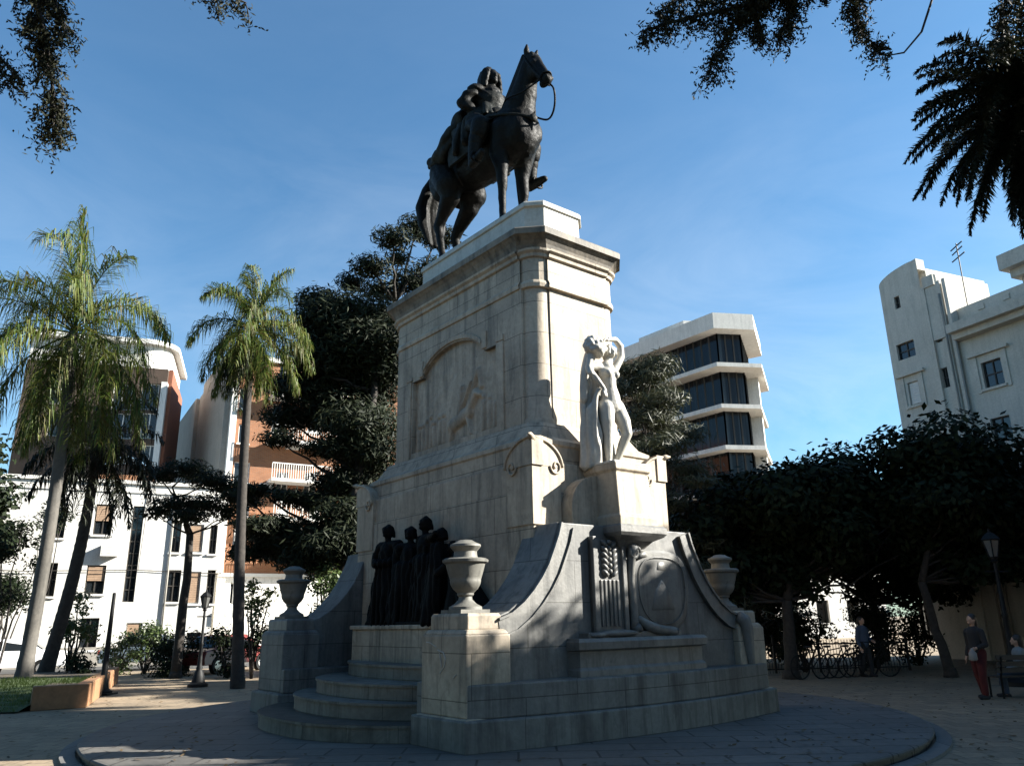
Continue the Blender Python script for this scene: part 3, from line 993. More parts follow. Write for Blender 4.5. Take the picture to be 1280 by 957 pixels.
def st(pts, r=0.012):
    pts = smooth_pts(pts)
    mb.tube([Vector(p) * S for p in pts], r * S, 6)
st([(1.06, -0.062, 1.62), (1.02, -0.07, 1.55), (1.06, 0.0, 1.51), (1.02, 0.07, 1.55), (1.06, 0.062, 1.62), (1.10, 0.0, 1.635), (1.06, -0.062, 1.62)], 0.010)
for s in (-1, 1):
    st([(1.03, s * 0.066, 1.58), (0.95, s * 0.085, 1.70), (0.86, s * 0.10, 1.86), (0.80, s * 0.085, 1.98), (0.79, 0, 2.03)], 0.010)
st([(0.90, -0.075, 1.92), (0.935, 0, 1.93), (0.90, 0.075, 1.92)], 0.012)
mb.build('bridle', M['bronze'], eq, True)
mb = MB()
st([(1.03, 0.06, 1.56), (1.07, 0.08, 1.48), (1.05, 0.11, 1.36), (0.98, 0.14, 1.27), (0.88, 0.16, 1.25), (0.72, 0.19, 1.36), (0.56, 0.16, 1.50), (0.42, 0.06, 1.62)], 0.011)
st([(1.03, -0.06, 1.56), (0.96, -0.12, 1.50), (0.84, -0.17, 1.46), (0.66, -0.19, 1.50), (0.50, -0.12, 1.58), (0.42, 0.03, 1.62)], 0.009)
mb.build('reins', M['bronze'], eq, True)
mb = MB()
st([(0.40, -0.26, 1.38), (0.60, -0.235, 1.30), (0.74, -0.13, 1.26), (0.815, 0.0, 1.23), (0.74, 0.13, 1.26), (0.60, 0.235, 1.30), (0.40, 0.26, 1.38)], 0.018)
st([(0.815, 0.0, 1.23), (0.79, 0.0, 1.10), (0.70, 0, 0.95), (0.5, 0, 0.84)], 0.018)
st([(0.81, 0, 1.24), (0.73, 0.10, 1.40), (0.60, 0.13, 1.58)], 0.014)
mb.ball(Vector((0.825, 0, 1.23)) * S, (0.03 * S, 0.05 * S, 0.05 * S))
mb.build('breast_strap', M['bronze_green'], eq, True)
for s in (-1, 1):
    mb = MB()
    st([(0.10, s * 0.30, 1.40), (0.22, s * 0.40, 1.1), (0.36, s * 0.43, 0.88)], 0.010)
    st([(0.36, s * 0.38, 0.88), (0.37, s * 0.37, 0.80), (0.375, s * 0.41, 0.765), (0.375, s * 0.45, 0.765), (0.37, s * 0.49, 0.80), (0.36, s * 0.46, 0.88), (0.36, s * 0.38, 0.88)], 0.013)
    mb.build('stirrup', M['bronze'], eq, True)
mb = MB()
st([(0.12, 0.30, 1.45), (0.05, 0.37, 1.25), (0.02, 0.42, 0.95), (0.03, 0.45, 0.62)], 0.018)
mb.build('scabbard', M['bronze'], eq, True)

# ================================================================== marble nymph on the front pedestal
pos = CEN + Matrix.Rotation(AXIS, 3, 'Z') @ Vector((2.92, 0.0, 4.07))
ny = thing('marble_statue', 'sunlit white marble nude woman with one arm raised on the front pedestal', 'statue', pos, AXIS)
mb = MB()
Yc = -0.08
def P(x, y, z):
    return (x, y + Yc, z)
# pelvis, torso with a swayed hip, neck, head
mb.chain([P(0.0, 0.06, 1.10), P(0.0, 0.05, 1.25), P(0.02, 0.01, 1.42), P(0.02, -0.01, 1.60), P(0.0, 0.0, 1.76), P(0.0, 0.0, 1.84)], [0.185, 0.175, 0.135, 0.15, 0.14, 0.09])
mb.ball(P(0.01, 0.06, 1.13), (0.15, 0.235, 0.16))
mb.ball(P(-0.07, 0.15, 1.08), (0.13, 0.12, 0.13))
mb.ball(P(-0.07, -0.06, 1.08), (0.13, 0.12, 0.13))
mb.ball(P(0.02, 0.0, 1.66), (0.135, 0.20, 0.17))
for s in (-1, 1):
    mb.ball(P(0.125, s * 0.09, 1.64), (0.075, 0.075, 0.075))
mb.cap(P(0.0, 0.01, 1.82), P(0.02, 0.05, 1.98), 0.065, 0.058)
mb.ball(P(0.035, 0.07, 2.08), (0.115, 0.092, 0.135))
mb.ball(P(0.125, 0.06, 2.02), (0.03, 0.03, 0.03))
mb.ball(P(0.145, 0.065, 2.065), (0.022, 0.018, 0.03))
# standing leg (near side), relaxed leg (far side) with the knee forward
mb.chain([P(0.0, -0.07, 1.05), P(0.02, -0.075, 0.80), P(0.02, -0.07, 0.56), P(0.0, -0.06, 0.40), P(-0.01, -0.05, 0.10)], [0.155, 0.13, 0.088, 0.086, 0.052])
mb.chain([P(0.0, 0.18, 1.08), P(0.10, 0.24, 0.82), P(0.16, 0.26, 0.60), P(0.08, 0.22, 0.42), P(-0.02, 0.15, 0.12)], [0.155, 0.13, 0.09, 0.085, 0.052])
mb.chain([P(-0.03, -0.05, 0.07), P(0.12, -0.07, 0.04), P(0.19, -0.08, 0.03)], [0.055, 0.045, 0.03])
mb.chain([P(-0.04, 0.15, 0.08), P(0.10, 0.18, 0.04), P(0.17, 0.20, 0.03)], [0.055, 0.045, 0.03])
# far arm raised, bent over the head; near arm bent down with the hand at the hip
mb.chain([P(0.0, 0.19, 1.78), P(0.02, 0.36, 2.04), P(0.02, 0.37, 2.24)], [0.08, 0.068, 0.06])
mb.chain([P(0.02, 0.37, 2.25), P(0.06, 0.20, 2.34), P(0.08, 0.02, 2.30)], [0.062, 0.052, 0.04])
mb.ball(P(0.09, -0.05, 2.27), (0.04, 0.06, 0.03))
for k in range(4):
    mb.chain([P(0.07 + k * 0.022, -0.08, 2.28), P(0.075 + k * 0.022, -0.15, 2.24), P(0.08 + k * 0.022, -0.18, 2.19)], [0.017, 0.015, 0.012])
mb.chain([P(0.0, -0.19, 1.78), P(-0.02, -0.42, 1.72), P(0.05, -0.44, 1.60)], [0.08, 0.066, 0.06])
mb.chain([P(0.0, -0.43, 1.66), P(0.10, -0.36, 1.50), P(0.14, -0.24, 1.34)], [0.062, 0.05, 0.038])
mb.ball(P(0.15, -0.22, 1.30), (0.03, 0.045, 0.045))
for k in range(4):
    mb.chain([P(0.15, -0.20 - k * 0.022, 1.28), P(0.17, -0.19 - k * 0.022, 1.22), P(0.16, -0.18 - k * 0.022, 1.18)], [0.017, 0.015, 0.012])
figure = organic('figure', mb, 0.016, M['marble'], ny, 2)
mb = MB()
rng = random.Random(5)
for i in range(30):
    t = rad(50 + 260 * i / 29)
    c_, s_ = math.cos(t), math.sin(t)
    mb.chain([P(0.03, 0.07, 2.20), P(0.03 + 0.105 * c_, 0.07 + 0.09 * s_, 2.14), P(0.02 + 0.115 * c_, 0.07 + 0.105 * s_, 2.04), P(-0.06, 0.06 + 0.04 * s_, 1.97)], [0.03, 0.028, 0.028, 0.03])
organic('hair', mb, 0.016, M['marble'], figure, 1, None, lambda c: 0.012 * noise.noise(c * 18))
mb = MB()
for i in range(70):
    u = Vector((rng.gauss(0, 1), rng.gauss(0, 1), rng.gauss(0, 1))).normalized()
    mb.ball(P(0.04 + u.x * 0.13, -0.30 + u.y * 0.19, 2.10 + u.z * 0.17), rng.uniform(0.035, 0.06))
mb.ball(P(0.04, -0.30, 2.10), (0.12, 0.17, 0.15))
mb.cap(P(0.0, -0.36, 2.0), P(0.0, -0.44, 1.72), 0.07, 0.05)
organic('flower_bunch', mb, 0.017, M['marble'], ny, 1)
mb = MB()
for k in range(9):
    t = k / 8
    x = -0.20 + 0.16 * t
    y = -0.25 - 0.08 * math.sin(t * PI)
    mb.chain([P(0.08 - 0.06 * t, -0.25, 1.34), P(x * 0.7, y * 0.95 - 0.06, 1.0), P(x, y - 0.03 * math.sin(k * 2.1), 0.55), P(x * 1.3, y - 0.02 * math.sin(k * 2.1), 0.02)], [0.03, 0.045, 0.055, 0.06])
mb.chain([P(-0.14, 0.22, 0.02), P(-0.16, 0.10, 0.55), P(-0.16, 0.0, 1.0)], [0.10, 0.09, 0.06])
mb.chain([P(-0.14, 0.05, 0.02), P(-0.17, 0.0, 0.5), P(-0.15, -0.1, 1.1)], [0.11, 0.09, 0.06])
for k in range(7):  # back mantle added, shaped to widen the figure's cast shadow
    t = k / 6
    y_ = -0.38 + 0.42 * t
    mb.chain([P(-0.16, -0.30 + 0.36 * t, 1.80), P(-0.24 + 0.03 * math.sin(k * 2), y_ * 0.9, 1.3), P(-0.27 + 0.03 * math.cos(k * 2), y_, 0.7), P(-0.27, y_ * 1.05, 0.03)], [0.05, 0.07, 0.075, 0.08])
mb.chain([P(-0.05, -0.35, 1.95), P(-0.16, -0.38, 1.6), P(-0.2, -0.4, 1.2)], [0.10, 0.10, 0.08])
organic('drapery', mb, 0.017, M['marble'], ny, 2, None, lambda c: 0.016 * math.sin(46 * (c.y + 0.25 * c.x) + 2.5 * noise.noise(c * 2.2)) * (1 - 0.3 * c.z / 1.8))
mb = MB()
mb.box(-0.38, 0.40, -0.42, 0.40, 0.0, 0.045)
bevel(mb.build('base_slab', M['marble'], ny), 0.015)

# ================================================================== bronze group of robed figures on the ledge
pos = CEN + Matrix.Rotation(AXIS, 3, 'Z') @ Vector((0, -1.86, 1.575))
grp = thing('bronze_group', 'very dark bronze group of robed figures on the ledge above the curved steps', 'statue', pos, AXIS)


def robed(x, y, h, face=-90, lean=0.0, arms='folded', seed=1, wide=1.0, fat=1.22):
    """standing robed person; face = heading of the chest in degrees"""
    k = h / 1.75
    mb = MB()
    rg = random.Random(seed)
    f = Matrix.Rotation(rad(face), 3, 'Z')

    def Q(a, b, z):          # a forward, b to the left
        v = f @ Vector((a * k, b * k * fat, 0))
        return Vector((x + v.x + lean * z, y + v.y, z * k))
    # robe: fluted skirt of folds
    for i in range(15):
        t = 2 * PI * i / 15
        c, s = math.cos(t), math.sin(t)
        fo = rg.uniform(0.9, 1.15)
        mb.chain([Q(0.10 * c, 0.13 * s * wide, 1.05), Q(0.15 * c * fo, 0.19 * s * wide * fo, 0.55), Q(0.19 * c * fo, 0.25 * s * wide * fo, 0.03)], [0.09 * k, 0.075 * k, 0.06 * k])
    mb.cap(Q(0, 0, 0.1), Q(0, 0, 1.1), 0.2 * k, 0.14 * k)
    mb.ball(Q(0, 0, 1.22), (0.16 * k, 0.20 * k, 0.26 * k), f)
    mb.cap(Q(0, -0.19, 1.40), Q(0, 0.19, 1.40), 0.08 * k, 0.08 * k)
    mb.cap(Q(0, 0, 1.42), Q(0.02, 0, 1.56), 0.065 * k, 0.055 * k)
    mb.ball(Q(0.025, 0, 1.645), (0.098 * k, 0.08 * k, 0.115 * k), f)
    mb.ball(Q(0.12, 0, 1.64), 0.024 * k)
    mb.ball(Q(0.09, 0, 1.575), (0.04 * k, 0.045 * k, 0.035 * k), f)
    for i in range(11):      # hair or a soft cap, uneven
        t = rad(60 + 24 * i)
        mb.chain([Q(0.0, 0, 1.75), Q(0.02 + 0.085 * math.cos(t), 0.07 * math.sin(t), 1.70), Q(-0.01 + 0.10 * math.cos(t), 0.08 * math.sin(t), 1.60 - 0.05 * rg.random())], [0.04 * k, 0.035 * k, 0.025 * k])
    for s in (-1, 1):        # cloak from the shoulders
        mb.chain([Q(-0.06, s * 0.20, 1.40), Q(-0.10, s * 0.27, 1.0), Q(-0.12, s * 0.30, 0.5), Q(-0.12, s * 0.30, 0.04)], [0.09 * k, 0.10 * k, 0.10 * k, 0.09 * k])
    for s in (-1, 1):
        if arms == 'folded':
            mb.chain([Q(0, s * 0.22, 1.38), Q(0.02, s * 0.31, 1.10), Q(0.20, s * 0.05, 1.06)], [0.085 * k, 0.09 * k, 0.07 * k])
        elif arms == 'down':
            mb.chain([Q(0, s * 0.22, 1.38), Q(-0.02, s * 0.27, 1.08), Q(0.06, s * 0.24, 0.84)], [0.08 * k, 0.07 * k, 0.05 * k])
        else:
            e = s if arms == 'reach_left' else -s
            if e > 0:
                mb.chain([Q(0, s * 0.2, 1.40), Q(0.12, s * 0.42, 1.36), Q(0.2, s * 0.72, 1.40)], [0.075 * k, 0.06 * k, 0.04 * k])
            else:
                mb.chain([Q(0, s * 0.22, 1.38), Q(0.02, s * 0.28, 1.08), Q(0.18, s * 0.14, 1.0)], [0.08 * k, 0.07 * k, 0.05 * k])
    if arms == 'folded':
        mb.ball(Q(0.23, 0.0, 1.06), (0.05 * k, 0.10 * k, 0.05 * k), f)
    return mb


organic('person', robed(-1.38, -0.06, 1.84, -85, 0, 'folded', 1, 1.35), 0.018, M['bronze_dark'], grp, 1, None, lambda c: 0.014 * math.sin(40 * c.x + 26 * c.y + 4 * noise.noise(c * 3)) * (1.0 if c.z < 1.35 else 0.0) + 0.006 * noise.noise(c * 16))
organic('person', robed(-0.68, 0.02, 1.74, -60, 0.0, 'down', 2, 1.5), 0.018, M['bronze_dark'], grp, 1, None, lambda c: 0.014 * math.sin(40 * c.x + 26 * c.y + 4 * noise.noise(c * 3)) * (1.0 if c.z < 1.35 else 0.0) + 0.006 * noise.noise(c * 16))
organic('person', robed(-0.22, 0.06, 1.88, -100, 0.0, 'reach_left', 3, 1.5), 0.018, M['bronze_dark'], grp, 1, None, lambda c: 0.014 * math.sin(40 * c.x + 26 * c.y + 4 * noise.noise(c * 3)) * (1.0 if c.z < 1.35 else 0.0) + 0.006 * noise.noise(c * 16))
organic('person', robed(0.40, -0.06, 1.60, -150, 0.06, 'down', 4, 1.6), 0.018, M['bronze_dark'], grp, 1, None, lambda c: 0.014 * math.sin(40 * c.x + 26 * c.y + 4 * noise.noise(c * 3)) * (1.0 if c.z < 1.35 else 0.0) + 0.006 * noise.noise(c * 16))
mb = MB()          # kneeling figure with a trailing robe
mb.chain([(1.05, -0.05, 0.12), (1.10, -0.04, 0.55), (1.02, -0.06, 0.95)], [0.30, 0.25, 0.20])
mb.chain([(1.02, -0.06, 0.98), (0.95, -0.08, 1.15)], [0.16, 0.07])
mb.ball((0.90, -0.1, 1.25), (0.11, 0.09, 0.12))
mb.ball((0.81, -0.11, 1.23), 0.025)
mb.chain([(1.02, -0.22, 1.0), (0.78, -0.32, 0.82), (0.62, -0.30, 0.95)], [0.08, 0.065, 0.04])
for k in range(7):
    mb.chain([(1.12, -0.12 + k * 0.03, 0.7), (1.35 + k * 0.03, -0.2 + k * 0.05, 0.3), (1.62 + 0.03 * math.sin(k * 2), -0.25 + k * 0.06, 0.05)], [0.12, 0.10, 0.06])
organic('person', mb, 0.02, M['bronze_dark'], grp, 2)
mb = MB()          # rocky base with a stump at the far end
mb.box(-1.85, 1.75, -0.27, 0.28, 0.0, 0.05)
mb.chain([(-1.75, -0.12, 0.02), (-1.70, -0.10, 0.28), (-1.62, -0.06, 0.40)], [0.16, 0.12, 0.08])
mb.ball((-1.5, -0.15, 0.06), (0.4, 0.12, 0.10))
mb.ball((0.9, -0.15, 0.06), (0.7, 0.12, 0.10))
organic('rocky_base', mb, 0.022, M['bronze_dark'], grp, 1)
# ================================================================== setting: ground, platform, lawn, street
def ground_mat(name, c1, c2, tile, joint, scale_var=0.35, rough=0.85):
    m, nt, bs = nm(name)
    tc = N(nt, 'ShaderNodeTexCoord')
    ob = tc.outputs['Object']
    n1 = noise_tex(nt, ob, scale_var, 6, 0.6)
    n2 = noise_tex(nt, ob, 9, 5, 0.65)
    c = mixc(nt, ramp(nt, n1, [(0.3, 0.0), (0.7, 1.0)]), c1, c2)
    c = mixc(nt, 1.0, c, ramp(nt, n2, [(0.25, 0.72), (0.75, 1.12)]), 'MULTIPLY')
    if tile:
        br = N(nt, 'ShaderNodeTexBrick')
        br.inputs['Scale'].default_value = 1.0
        br.inputs['Brick Width'].default_value = tile[0]
        br.inputs['Row Height'].default_value = tile[1]
        br.inputs['Mortar Size'].default_value = joint
        br.inputs['Mortar Smooth'].default_value = 0.4
        br.inputs['Color1'].default_value = (1, 1, 1, 1)
        br.inputs['Color2'].default_value = (0.74, 0.76, 0.78, 1)
        br.inputs['Mortar'].default_value = (0.26, 0.25, 0.24, 1)
        nt.links.new(mapped(nt, ob, (1, 1, 1)), br.inputs['Vector'])
        c = mixc(nt, 1.0, c, br.outputs['Color'], 'MULTIPLY')
    nt.links.new(c, bs.inputs['Base Color'])
    bs.inputs['Roughness'].default_value = rough
    bump(nt, bs, n2, 0.35, 0.01)
    return m


M['plaza'] = ground_mat('plaza', (0.31, 0.235, 0.152), (0.235, 0.178, 0.118), (0.42, 0.42), 0.008)
M['slabs'] = ground_mat('slabs', (0.150, 0.138, 0.122), (0.088, 0.082, 0.074), (1.0, 0.55), 0.02, 0.6, 0.7)
M['asphalt'] = ground_mat('asphalt', (0.06, 0.06, 0.06), (0.045, 0.045, 0.045), None, 0)
M['kerb'] = ground_mat('kerb', (0.170, 0.165, 0.155), (0.130, 0.125, 0.117), (0.9, 5.0), 0.012)
M['dark_kerb'] = ground_mat('dark_kerb', (0.10, 0.10, 0.10), (0.07, 0.07, 0.07), None, 0)
M['soil'] = ground_mat('soil', (0.10, 0.075, 0.05), (0.06, 0.05, 0.035), None, 0)
M['turf'] = ground_mat('turf', (0.055, 0.083, 0.022), (0.039, 0.055, 0.017), None, 0, 0.8)
M['brick'] = ground_mat('brick_wall', (0.286, 0.149, 0.072), (0.231, 0.116, 0.055), None, 0, 1.2)

g = MB()
g.add([(-400, -200, GZ), (400, -200, GZ), (400, 900, GZ), (-400, 900, GZ)], [(0, 1, 2, 3)])
tag(g.build('ground', M['plaza']), kind='structure')


def ring_pts(c, r, z, n=96):
    return [(c.x + r * math.cos(2 * PI * i / n), c.y + r * math.sin(2 * PI * i / n), z) for i in range(n)]


PC = CEN + Vector((-0.1, -0.05, 0))
mb = MB()
mb.loft([ring_pts(PC, 6.90, GZ - 0.2), ring_pts(PC, 6.90, -0.05), ring_pts(PC, 6.95, -0.045), ring_pts(PC, 6.95, -0.02), ring_pts(PC, 6.93, -0.006), ring_pts(PC, 6.88, 0.0)])
tag(mb.build('paving', M['slabs']), kind='structure')
mb = MB()
n = 96
A, B, Cc, D = (ring_pts(PC, 6.96, GZ - 0.1), ring_pts(PC, 6.96, -0.105), ring_pts(PC, 7.16, -0.11), ring_pts(PC, 7.18, GZ - 0.1))
mb.loft([A, B, Cc, D], False)
tag(mb.build('kerb', M['kerb']), kind='structure')

# road along the far left side of the square
def strip(name, p, d, n_, w0, w1, l0, l1, z, mat):
    mb = MB()
    a, b = p + d * l0 + n_ * w0, p + d * l1 + n_ * w0
    c, e = p + d * l1 + n_ * w1, p + d * l0 + n_ * w1
    mb.add([(a.x, a.y, z), (b.x, b.y, z), (c.x, c.y, z), (e.x, e.y, z)], [(0, 1, 2, 3)])
    return tag(mb.build(name, mat), kind='structure')


# ------------------------------------------------------------------ facades
class Facade:
    """vertical wall plane: u runs to the right as seen from the square, z up; local y goes back into the building"""
    def __init__(self, q, d):
        self.d = Vector((d[0], d[1], 0)).normalized()
        self.q = Vector((q[0], q[1], 0))
        self.n = Vector((self.d.y, -self.d.x, 0))
        self.rz = math.atan2(self.d.y, self.d.x)

    def uz(self, px, py, back=0.0):
        r = ray(px, py)
        e = Vector((0, 0, EYE))
        q = self.q - self.n * back
        t = (q - e).dot(self.n) / r.dot(self.n)
        p = e + r * t
        return (p - self.q).dot(self.d), p.z

    def rect(self, x0, y0, x1, y1):
        ym, xm = (y0 + y1) / 2, (x0 + x1) / 2
        u0, u1 = self.uz(x0, ym)[0], self.uz(x1, ym)[0]
        z1, z0 = self.uz(xm, y0)[1], self.uz(xm, y1)[1]
        return [u0, u1, z0 - GZ, z1 - GZ]

    def root(self, name, label, cat, group=None):
        return thing(name, label, cat, (self.q.x, self.q.y, GZ), self.rz, group)


def wall_grid(u0, u1, z0, z1, holes, y=0.0, depth=0.22):
    """front wall sheet with real openings and reveals"""
    us = sorted(set([u0, u1] + [v for h in holes for v in h[:2] if u0 < v < u1]))
    zs = sorted(set([z0, z1] + [v for h in holes for v in h[2:4] if z0 < v < z1]))
    mb = MB()
    for i in range(len(us) - 1):
        for j in range(len(zs) - 1):
            cu, cz = (us[i] + us[i + 1]) / 2, (zs[j] + zs[j + 1]) / 2
            if any(h[0] < cu < h[1] and h[2] < cz < h[3] for h in holes):
                continue
            mb.add([(us[i], y, zs[j]), (us[i + 1], y, zs[j]), (us[i + 1], y, zs[j + 1]), (us[i], y, zs[j + 1])], [(0, 1, 2, 3)])
    for a, b, c, d in [h[:4] for h in holes]:
        e = y + depth
        mb.add([(a, y, c), (a, e, c), (a, e, d), (a, y, d)], [(0, 1, 2, 3)])
        mb.add([(b, y, c), (b, y, d), (b, e, d), (b, e, c)], [(0, 1, 2, 3)])
        mb.add([(a, y, c), (b, y, c), (b, e, c), (a, e, c)], [(0, 1, 2, 3)])
        mb.add([(a, y, d), (a, e, d), (b, e, d), (b, y, d)], [(0, 1, 2, 3)])
    return mb


def shell(mb, u0, u1, z0, z1, depth, y=0.0):
    """side, back and top of the block behind a wall_grid"""
    v = [(u0, y, z0), (u1, y, z0), (u1, depth, z0), (u0, depth, z0), (u0, y, z1), (u1, y, z1), (u1, depth, z1), (u0, depth, z1)]
    return mb.add(v, [(1, 2, 6, 5), (2, 3, 7, 6), (3, 0, 4, 7), (4, 5, 6, 7)])


def window(root, h, frame_mat, glass_mat, nv=1, nh=0, shutter=None, sill=None, fw=0.06, y=0.0, depth=0.2, lift=None):
    """frame with its pane as a sub-part"""
    a, b, c, d = h[:4]
    mb = MB()
    yy0, yy1 = y + depth - 0.09, y + depth - 0.02
    mb.box(a, a + fw, yy0, yy1, c, d)
    mb.box(b - fw, b, yy0, yy1, c, d)
    mb.box(a + fw, b - fw, yy0, yy1, c, c + fw)
    mb.box(a + fw, b - fw, yy0, yy1, d - fw, d)
    for i in range(nv):
        x = a + (b - a) * (i + 1) / (nv + 1)
        mb.box(x - fw / 2, x + fw / 2, yy0, yy1 - 0.004, c + fw, d - fw)
    for i in range(nh):
        z = c + (d - c) * (i + 1) / (nh + 1)
        mb.box(a + fw, b - fw, yy0 + 0.005, yy1 - 0.008, z - fw / 2, z + fw / 2)
    o = mb.build('window', frame_mat, root)
    p = MB()
    p.box(a + fw * 0.5, b - fw * 0.5, y + depth - 0.05, y + depth - 0.035, c + fw * 0.5, d - fw * 0.5)
    p.build('pane', glass_mat, o)
    if shutter:
        s = MB()
        lo = lift if lift else 0.0
        zz = c + fw + (d - c - 2 * fw) * lo
        k = max(4, int((d - zz) / 0.09))
        for i in range(k):
            z = zz + (d - fw - zz) * i / k
            s.box(a + fw, b - fw, yy0 - 0.045, yy0 - 0.012, z + 0.006, z + (d - fw - zz) / k - 0.004)
        s.build('shutter', shutter, o)
    if sill:
        s = MB()
        s.box(a - 0.08, b + 0.08, y - 0.09, y + 0.05, c - 0.10, c - 0.005)
        s.build('sill', sill, o)
    return o


def wall_mat(name, c1, c2, streak=0.35, rough=0.85):
    return stone_mat(name, c1, c2, False, streak, rough)


M['white_wall'] = wall_mat('white_wall', (0.64, 0.625, 0.585), (0.56, 0.545, 0.51), 0.25)
M['tower_wall'] = wall_mat('tower_wall', (0.52, 0.495, 0.44), (0.45, 0.43, 0.38), 0.25)
M['grey_wall'] = wall_mat('grey_wall', (0.286, 0.264, 0.231), (0.242, 0.226, 0.198), 0.25)
M['brown_wall'] = wall_mat('brown_wall', (0.072, 0.047, 0.033), (0.055, 0.036, 0.025), 0.3)
M['rust_wall'] = plain_mat('rust_wall', (0.198, 0.072, 0.039), 0.85)
M['white_paint'] = plain_mat('white_paint', (0.58, 0.57, 0.54), 0.55, 0, 0.05)
M['shutter'] = plain_mat('shutter', (0.30, 0.20, 0.13), 0.7)
M['dark_frame'] = plain_mat('dark_frame', (0.03, 0.025, 0.02), 0.6)
M['awning'] = plain_mat('awning', (0.193, 0.319, 0.440), 0.7, 0, 0.05)
M['roof_tile'] = plain_mat('roof_tile', (0.231, 0.110, 0.055), 0.85, 0, 0.3, 3)
M['roof'] = plain_mat('roof', (0.25, 0.24, 0.23), 0.9)
m, nt, bs = nm('glass')
bs.inputs['Base Color'].default_value = (0.012, 0.015, 0.018, 1)
bs.inputs['Roughness'].default_value = 0.06
bs.inputs['Specular IOR Level'].default_value = 0.6
M['glass'] = m
m, nt, bs = nm('tinted_glass')
tc = N(nt, 'ShaderNodeTexCoord')
nn = noise_tex(nt, mapped(nt, tc.outputs['Object'], (3.2, 3.2, 0.05)), 1.0, 3, 0.6)
nt.links.new(ramp(nt, nn, [(0.54, (0.005, 0.007, 0.010)), (0.70, (0.035, 0.046, 0.055))]), bs.inputs['Base Color'])
bs.inputs['Roughness'].default_value = 0.12
bs.inputs['Specular IOR Level'].default_value = 0.22
M['tinted'] = m
m, nt, bs = nm('brick_facade')
tc = N(nt, 'ShaderNodeTexCoord')
sx = N(nt, 'ShaderNodeSeparateXYZ')
nt.links.new(tc.outputs['Object'], sx.inputs[0])
cb = N(nt, 'ShaderNodeCombineXYZ')
nt.links.new(sx.outputs[0], cb.inputs[0])
nt.links.new(sx.outputs[2], cb.inputs[1])
br = N(nt, 'ShaderNodeTexBrick')
br.inputs['Scale'].default_value = 1.0
br.inputs['Brick Width'].default_value = 0.24
br.inputs['Row Height'].default_value = 0.075
br.inputs['Mortar Size'].default_value = 0.008
br.inputs['Color1'].default_value = (0.27, 0.105, 0.042, 1)
br.inputs['Color2'].default_value = (0.22, 0.085, 0.035, 1)
br.inputs['Mortar'].default_value = (0.2, 0.15, 0.11, 1)
nt.links.new(cb.outputs[0], br.inputs['Vector'])
nt.links.new(mixc(nt, 1.0, br.outputs[0], ramp(nt, noise_tex(nt, tc.outputs['Object'], 0.7), [(0.3, 0.82), (0.7, 1.1)]), 'MULTIPLY'), bs.inputs['Base Color'])
bs.inputs['Roughness'].default_value = 0.9
M['brick_facade'] = m

# ---------------- white three-storey house on the left
F = Facade((at(15, 800, 38.5).x, 38.5), (0.90, 0.44))
wb = F.root('white_house', 'bright white house with brown shutters behind the palms on the left', 'house')
u1 = F.uz(272, 690)[0]
ztop = F.uz(130, 603)[1] - GZ
holes = [F.rect(*r) for r in ((118, 630, 141, 668), (107, 706, 131, 742), (56, 703, 70, 745), (66, 636, 82, 672), (208, 712, 225, 752), (214, 652, 226, 690), (233, 714, 250, 754), (236, 655, 254, 690), (258, 712, 268, 754), (262, 656, 271, 692), (160, 632, 174, 752),
                                  (232, 790, 250, 822), (100, 772, 122, 812), (156, 778, 176, 816))]
mb = wall_grid(-6.0, u1, 0.0, ztop, holes)
shell(mb, -6.0, u1, 0, ztop, 9.0)
mb.build('wall', M['white_wall'], wb)
mb = MB()
mb.box(-6.1, u1 + 0.05, -0.12, 0.14, ztop + 0.003, ztop + 0.18)
mb.box(-6.1, u1 + 0.05, -0.06, 0.12, ztop - 0.45, ztop - 0.36)
mb.build('cornice', M['white_wall'], wb)
for i, h in enumerate(holes):
    if i in (6, 7, 13):
        window(wb, h, M['white_paint'], M['glass'], 1, 0, M['shutter'], M['white_paint'])
    elif i == 10:
        window(wb, h, M['dark_frame'], M['glass'], 1, 7, None, None, 0.05)
    else:
        window(wb, h, M['dark_frame'], M['glass'], 1, 1, M['shutter'] if i in (0, 1) else None, M['white_paint'], lift=0.45)
for (ux, zx) in ((3.2, 5.2), (9.3, 2.2)):
    mb = MB()
    mb.box(ux, ux + 0.8, -0.34, -0.004, zx, zx + 0.55)
    for i in range(6):
        mb.box(ux + 0.06, ux + 0.52, -0.352, -0.343, zx + 0.07 + i * 0.075, zx + 0.10 + i * 0.075)
    bevel(mb.build('air_conditioner', M['white_paint'], wb), 0.01)
for uu in (0.9, 6.4, 13.0):
    mb = MB()
    mb.tube([(uu, -0.07, ztop - 0.4), (uu, -0.07, 0.1)], 0.05, 6)
    mb.build('drainpipe', M['grey_wall'], wb, True)
mb = MB()
mb.box(-6.0, u1 + 0.02, -0.06, -0.002, 0.0, 0.9)
mb.build('stone_course', M['grey_wall'], wb)
mb = MB()
mb.tube([(-6.0, -0.05, 4.6), (0, -0.10, 4.45), (5.0, -0.06, 4.55), (9.0, -0.1, 4.4), (u1, -0.05, 4.6)], 0.02, 4)
mb.tube([(5.0, -0.06, 4.55), (5.1, -0.05, ztop)], 0.015, 4)
mb.build('cable', M['dark_frame'], wb)
ua, za = F.uz(116, 600)
ub, _ = F.uz(192, 604)
mb = MB()
mb.box(ua, ub, 0.5, 2.6, ztop + 0.2, ztop + 0.55)
mb.build('roof_parapet', M['roof_tile'], wb)
aw = MB()
k = 14
pts = [(ua + 0.1 + (ub - ua - 0.2) * i / k, ztop + 0.55 + 1.0 * math.sin(PI * i / k) ** 0.6) for i in range(k + 1)]
prof = pts + [(x, z - 0.06) for x, z in reversed(pts)]
aw.extr_y(prof, 0.55, 2.5)
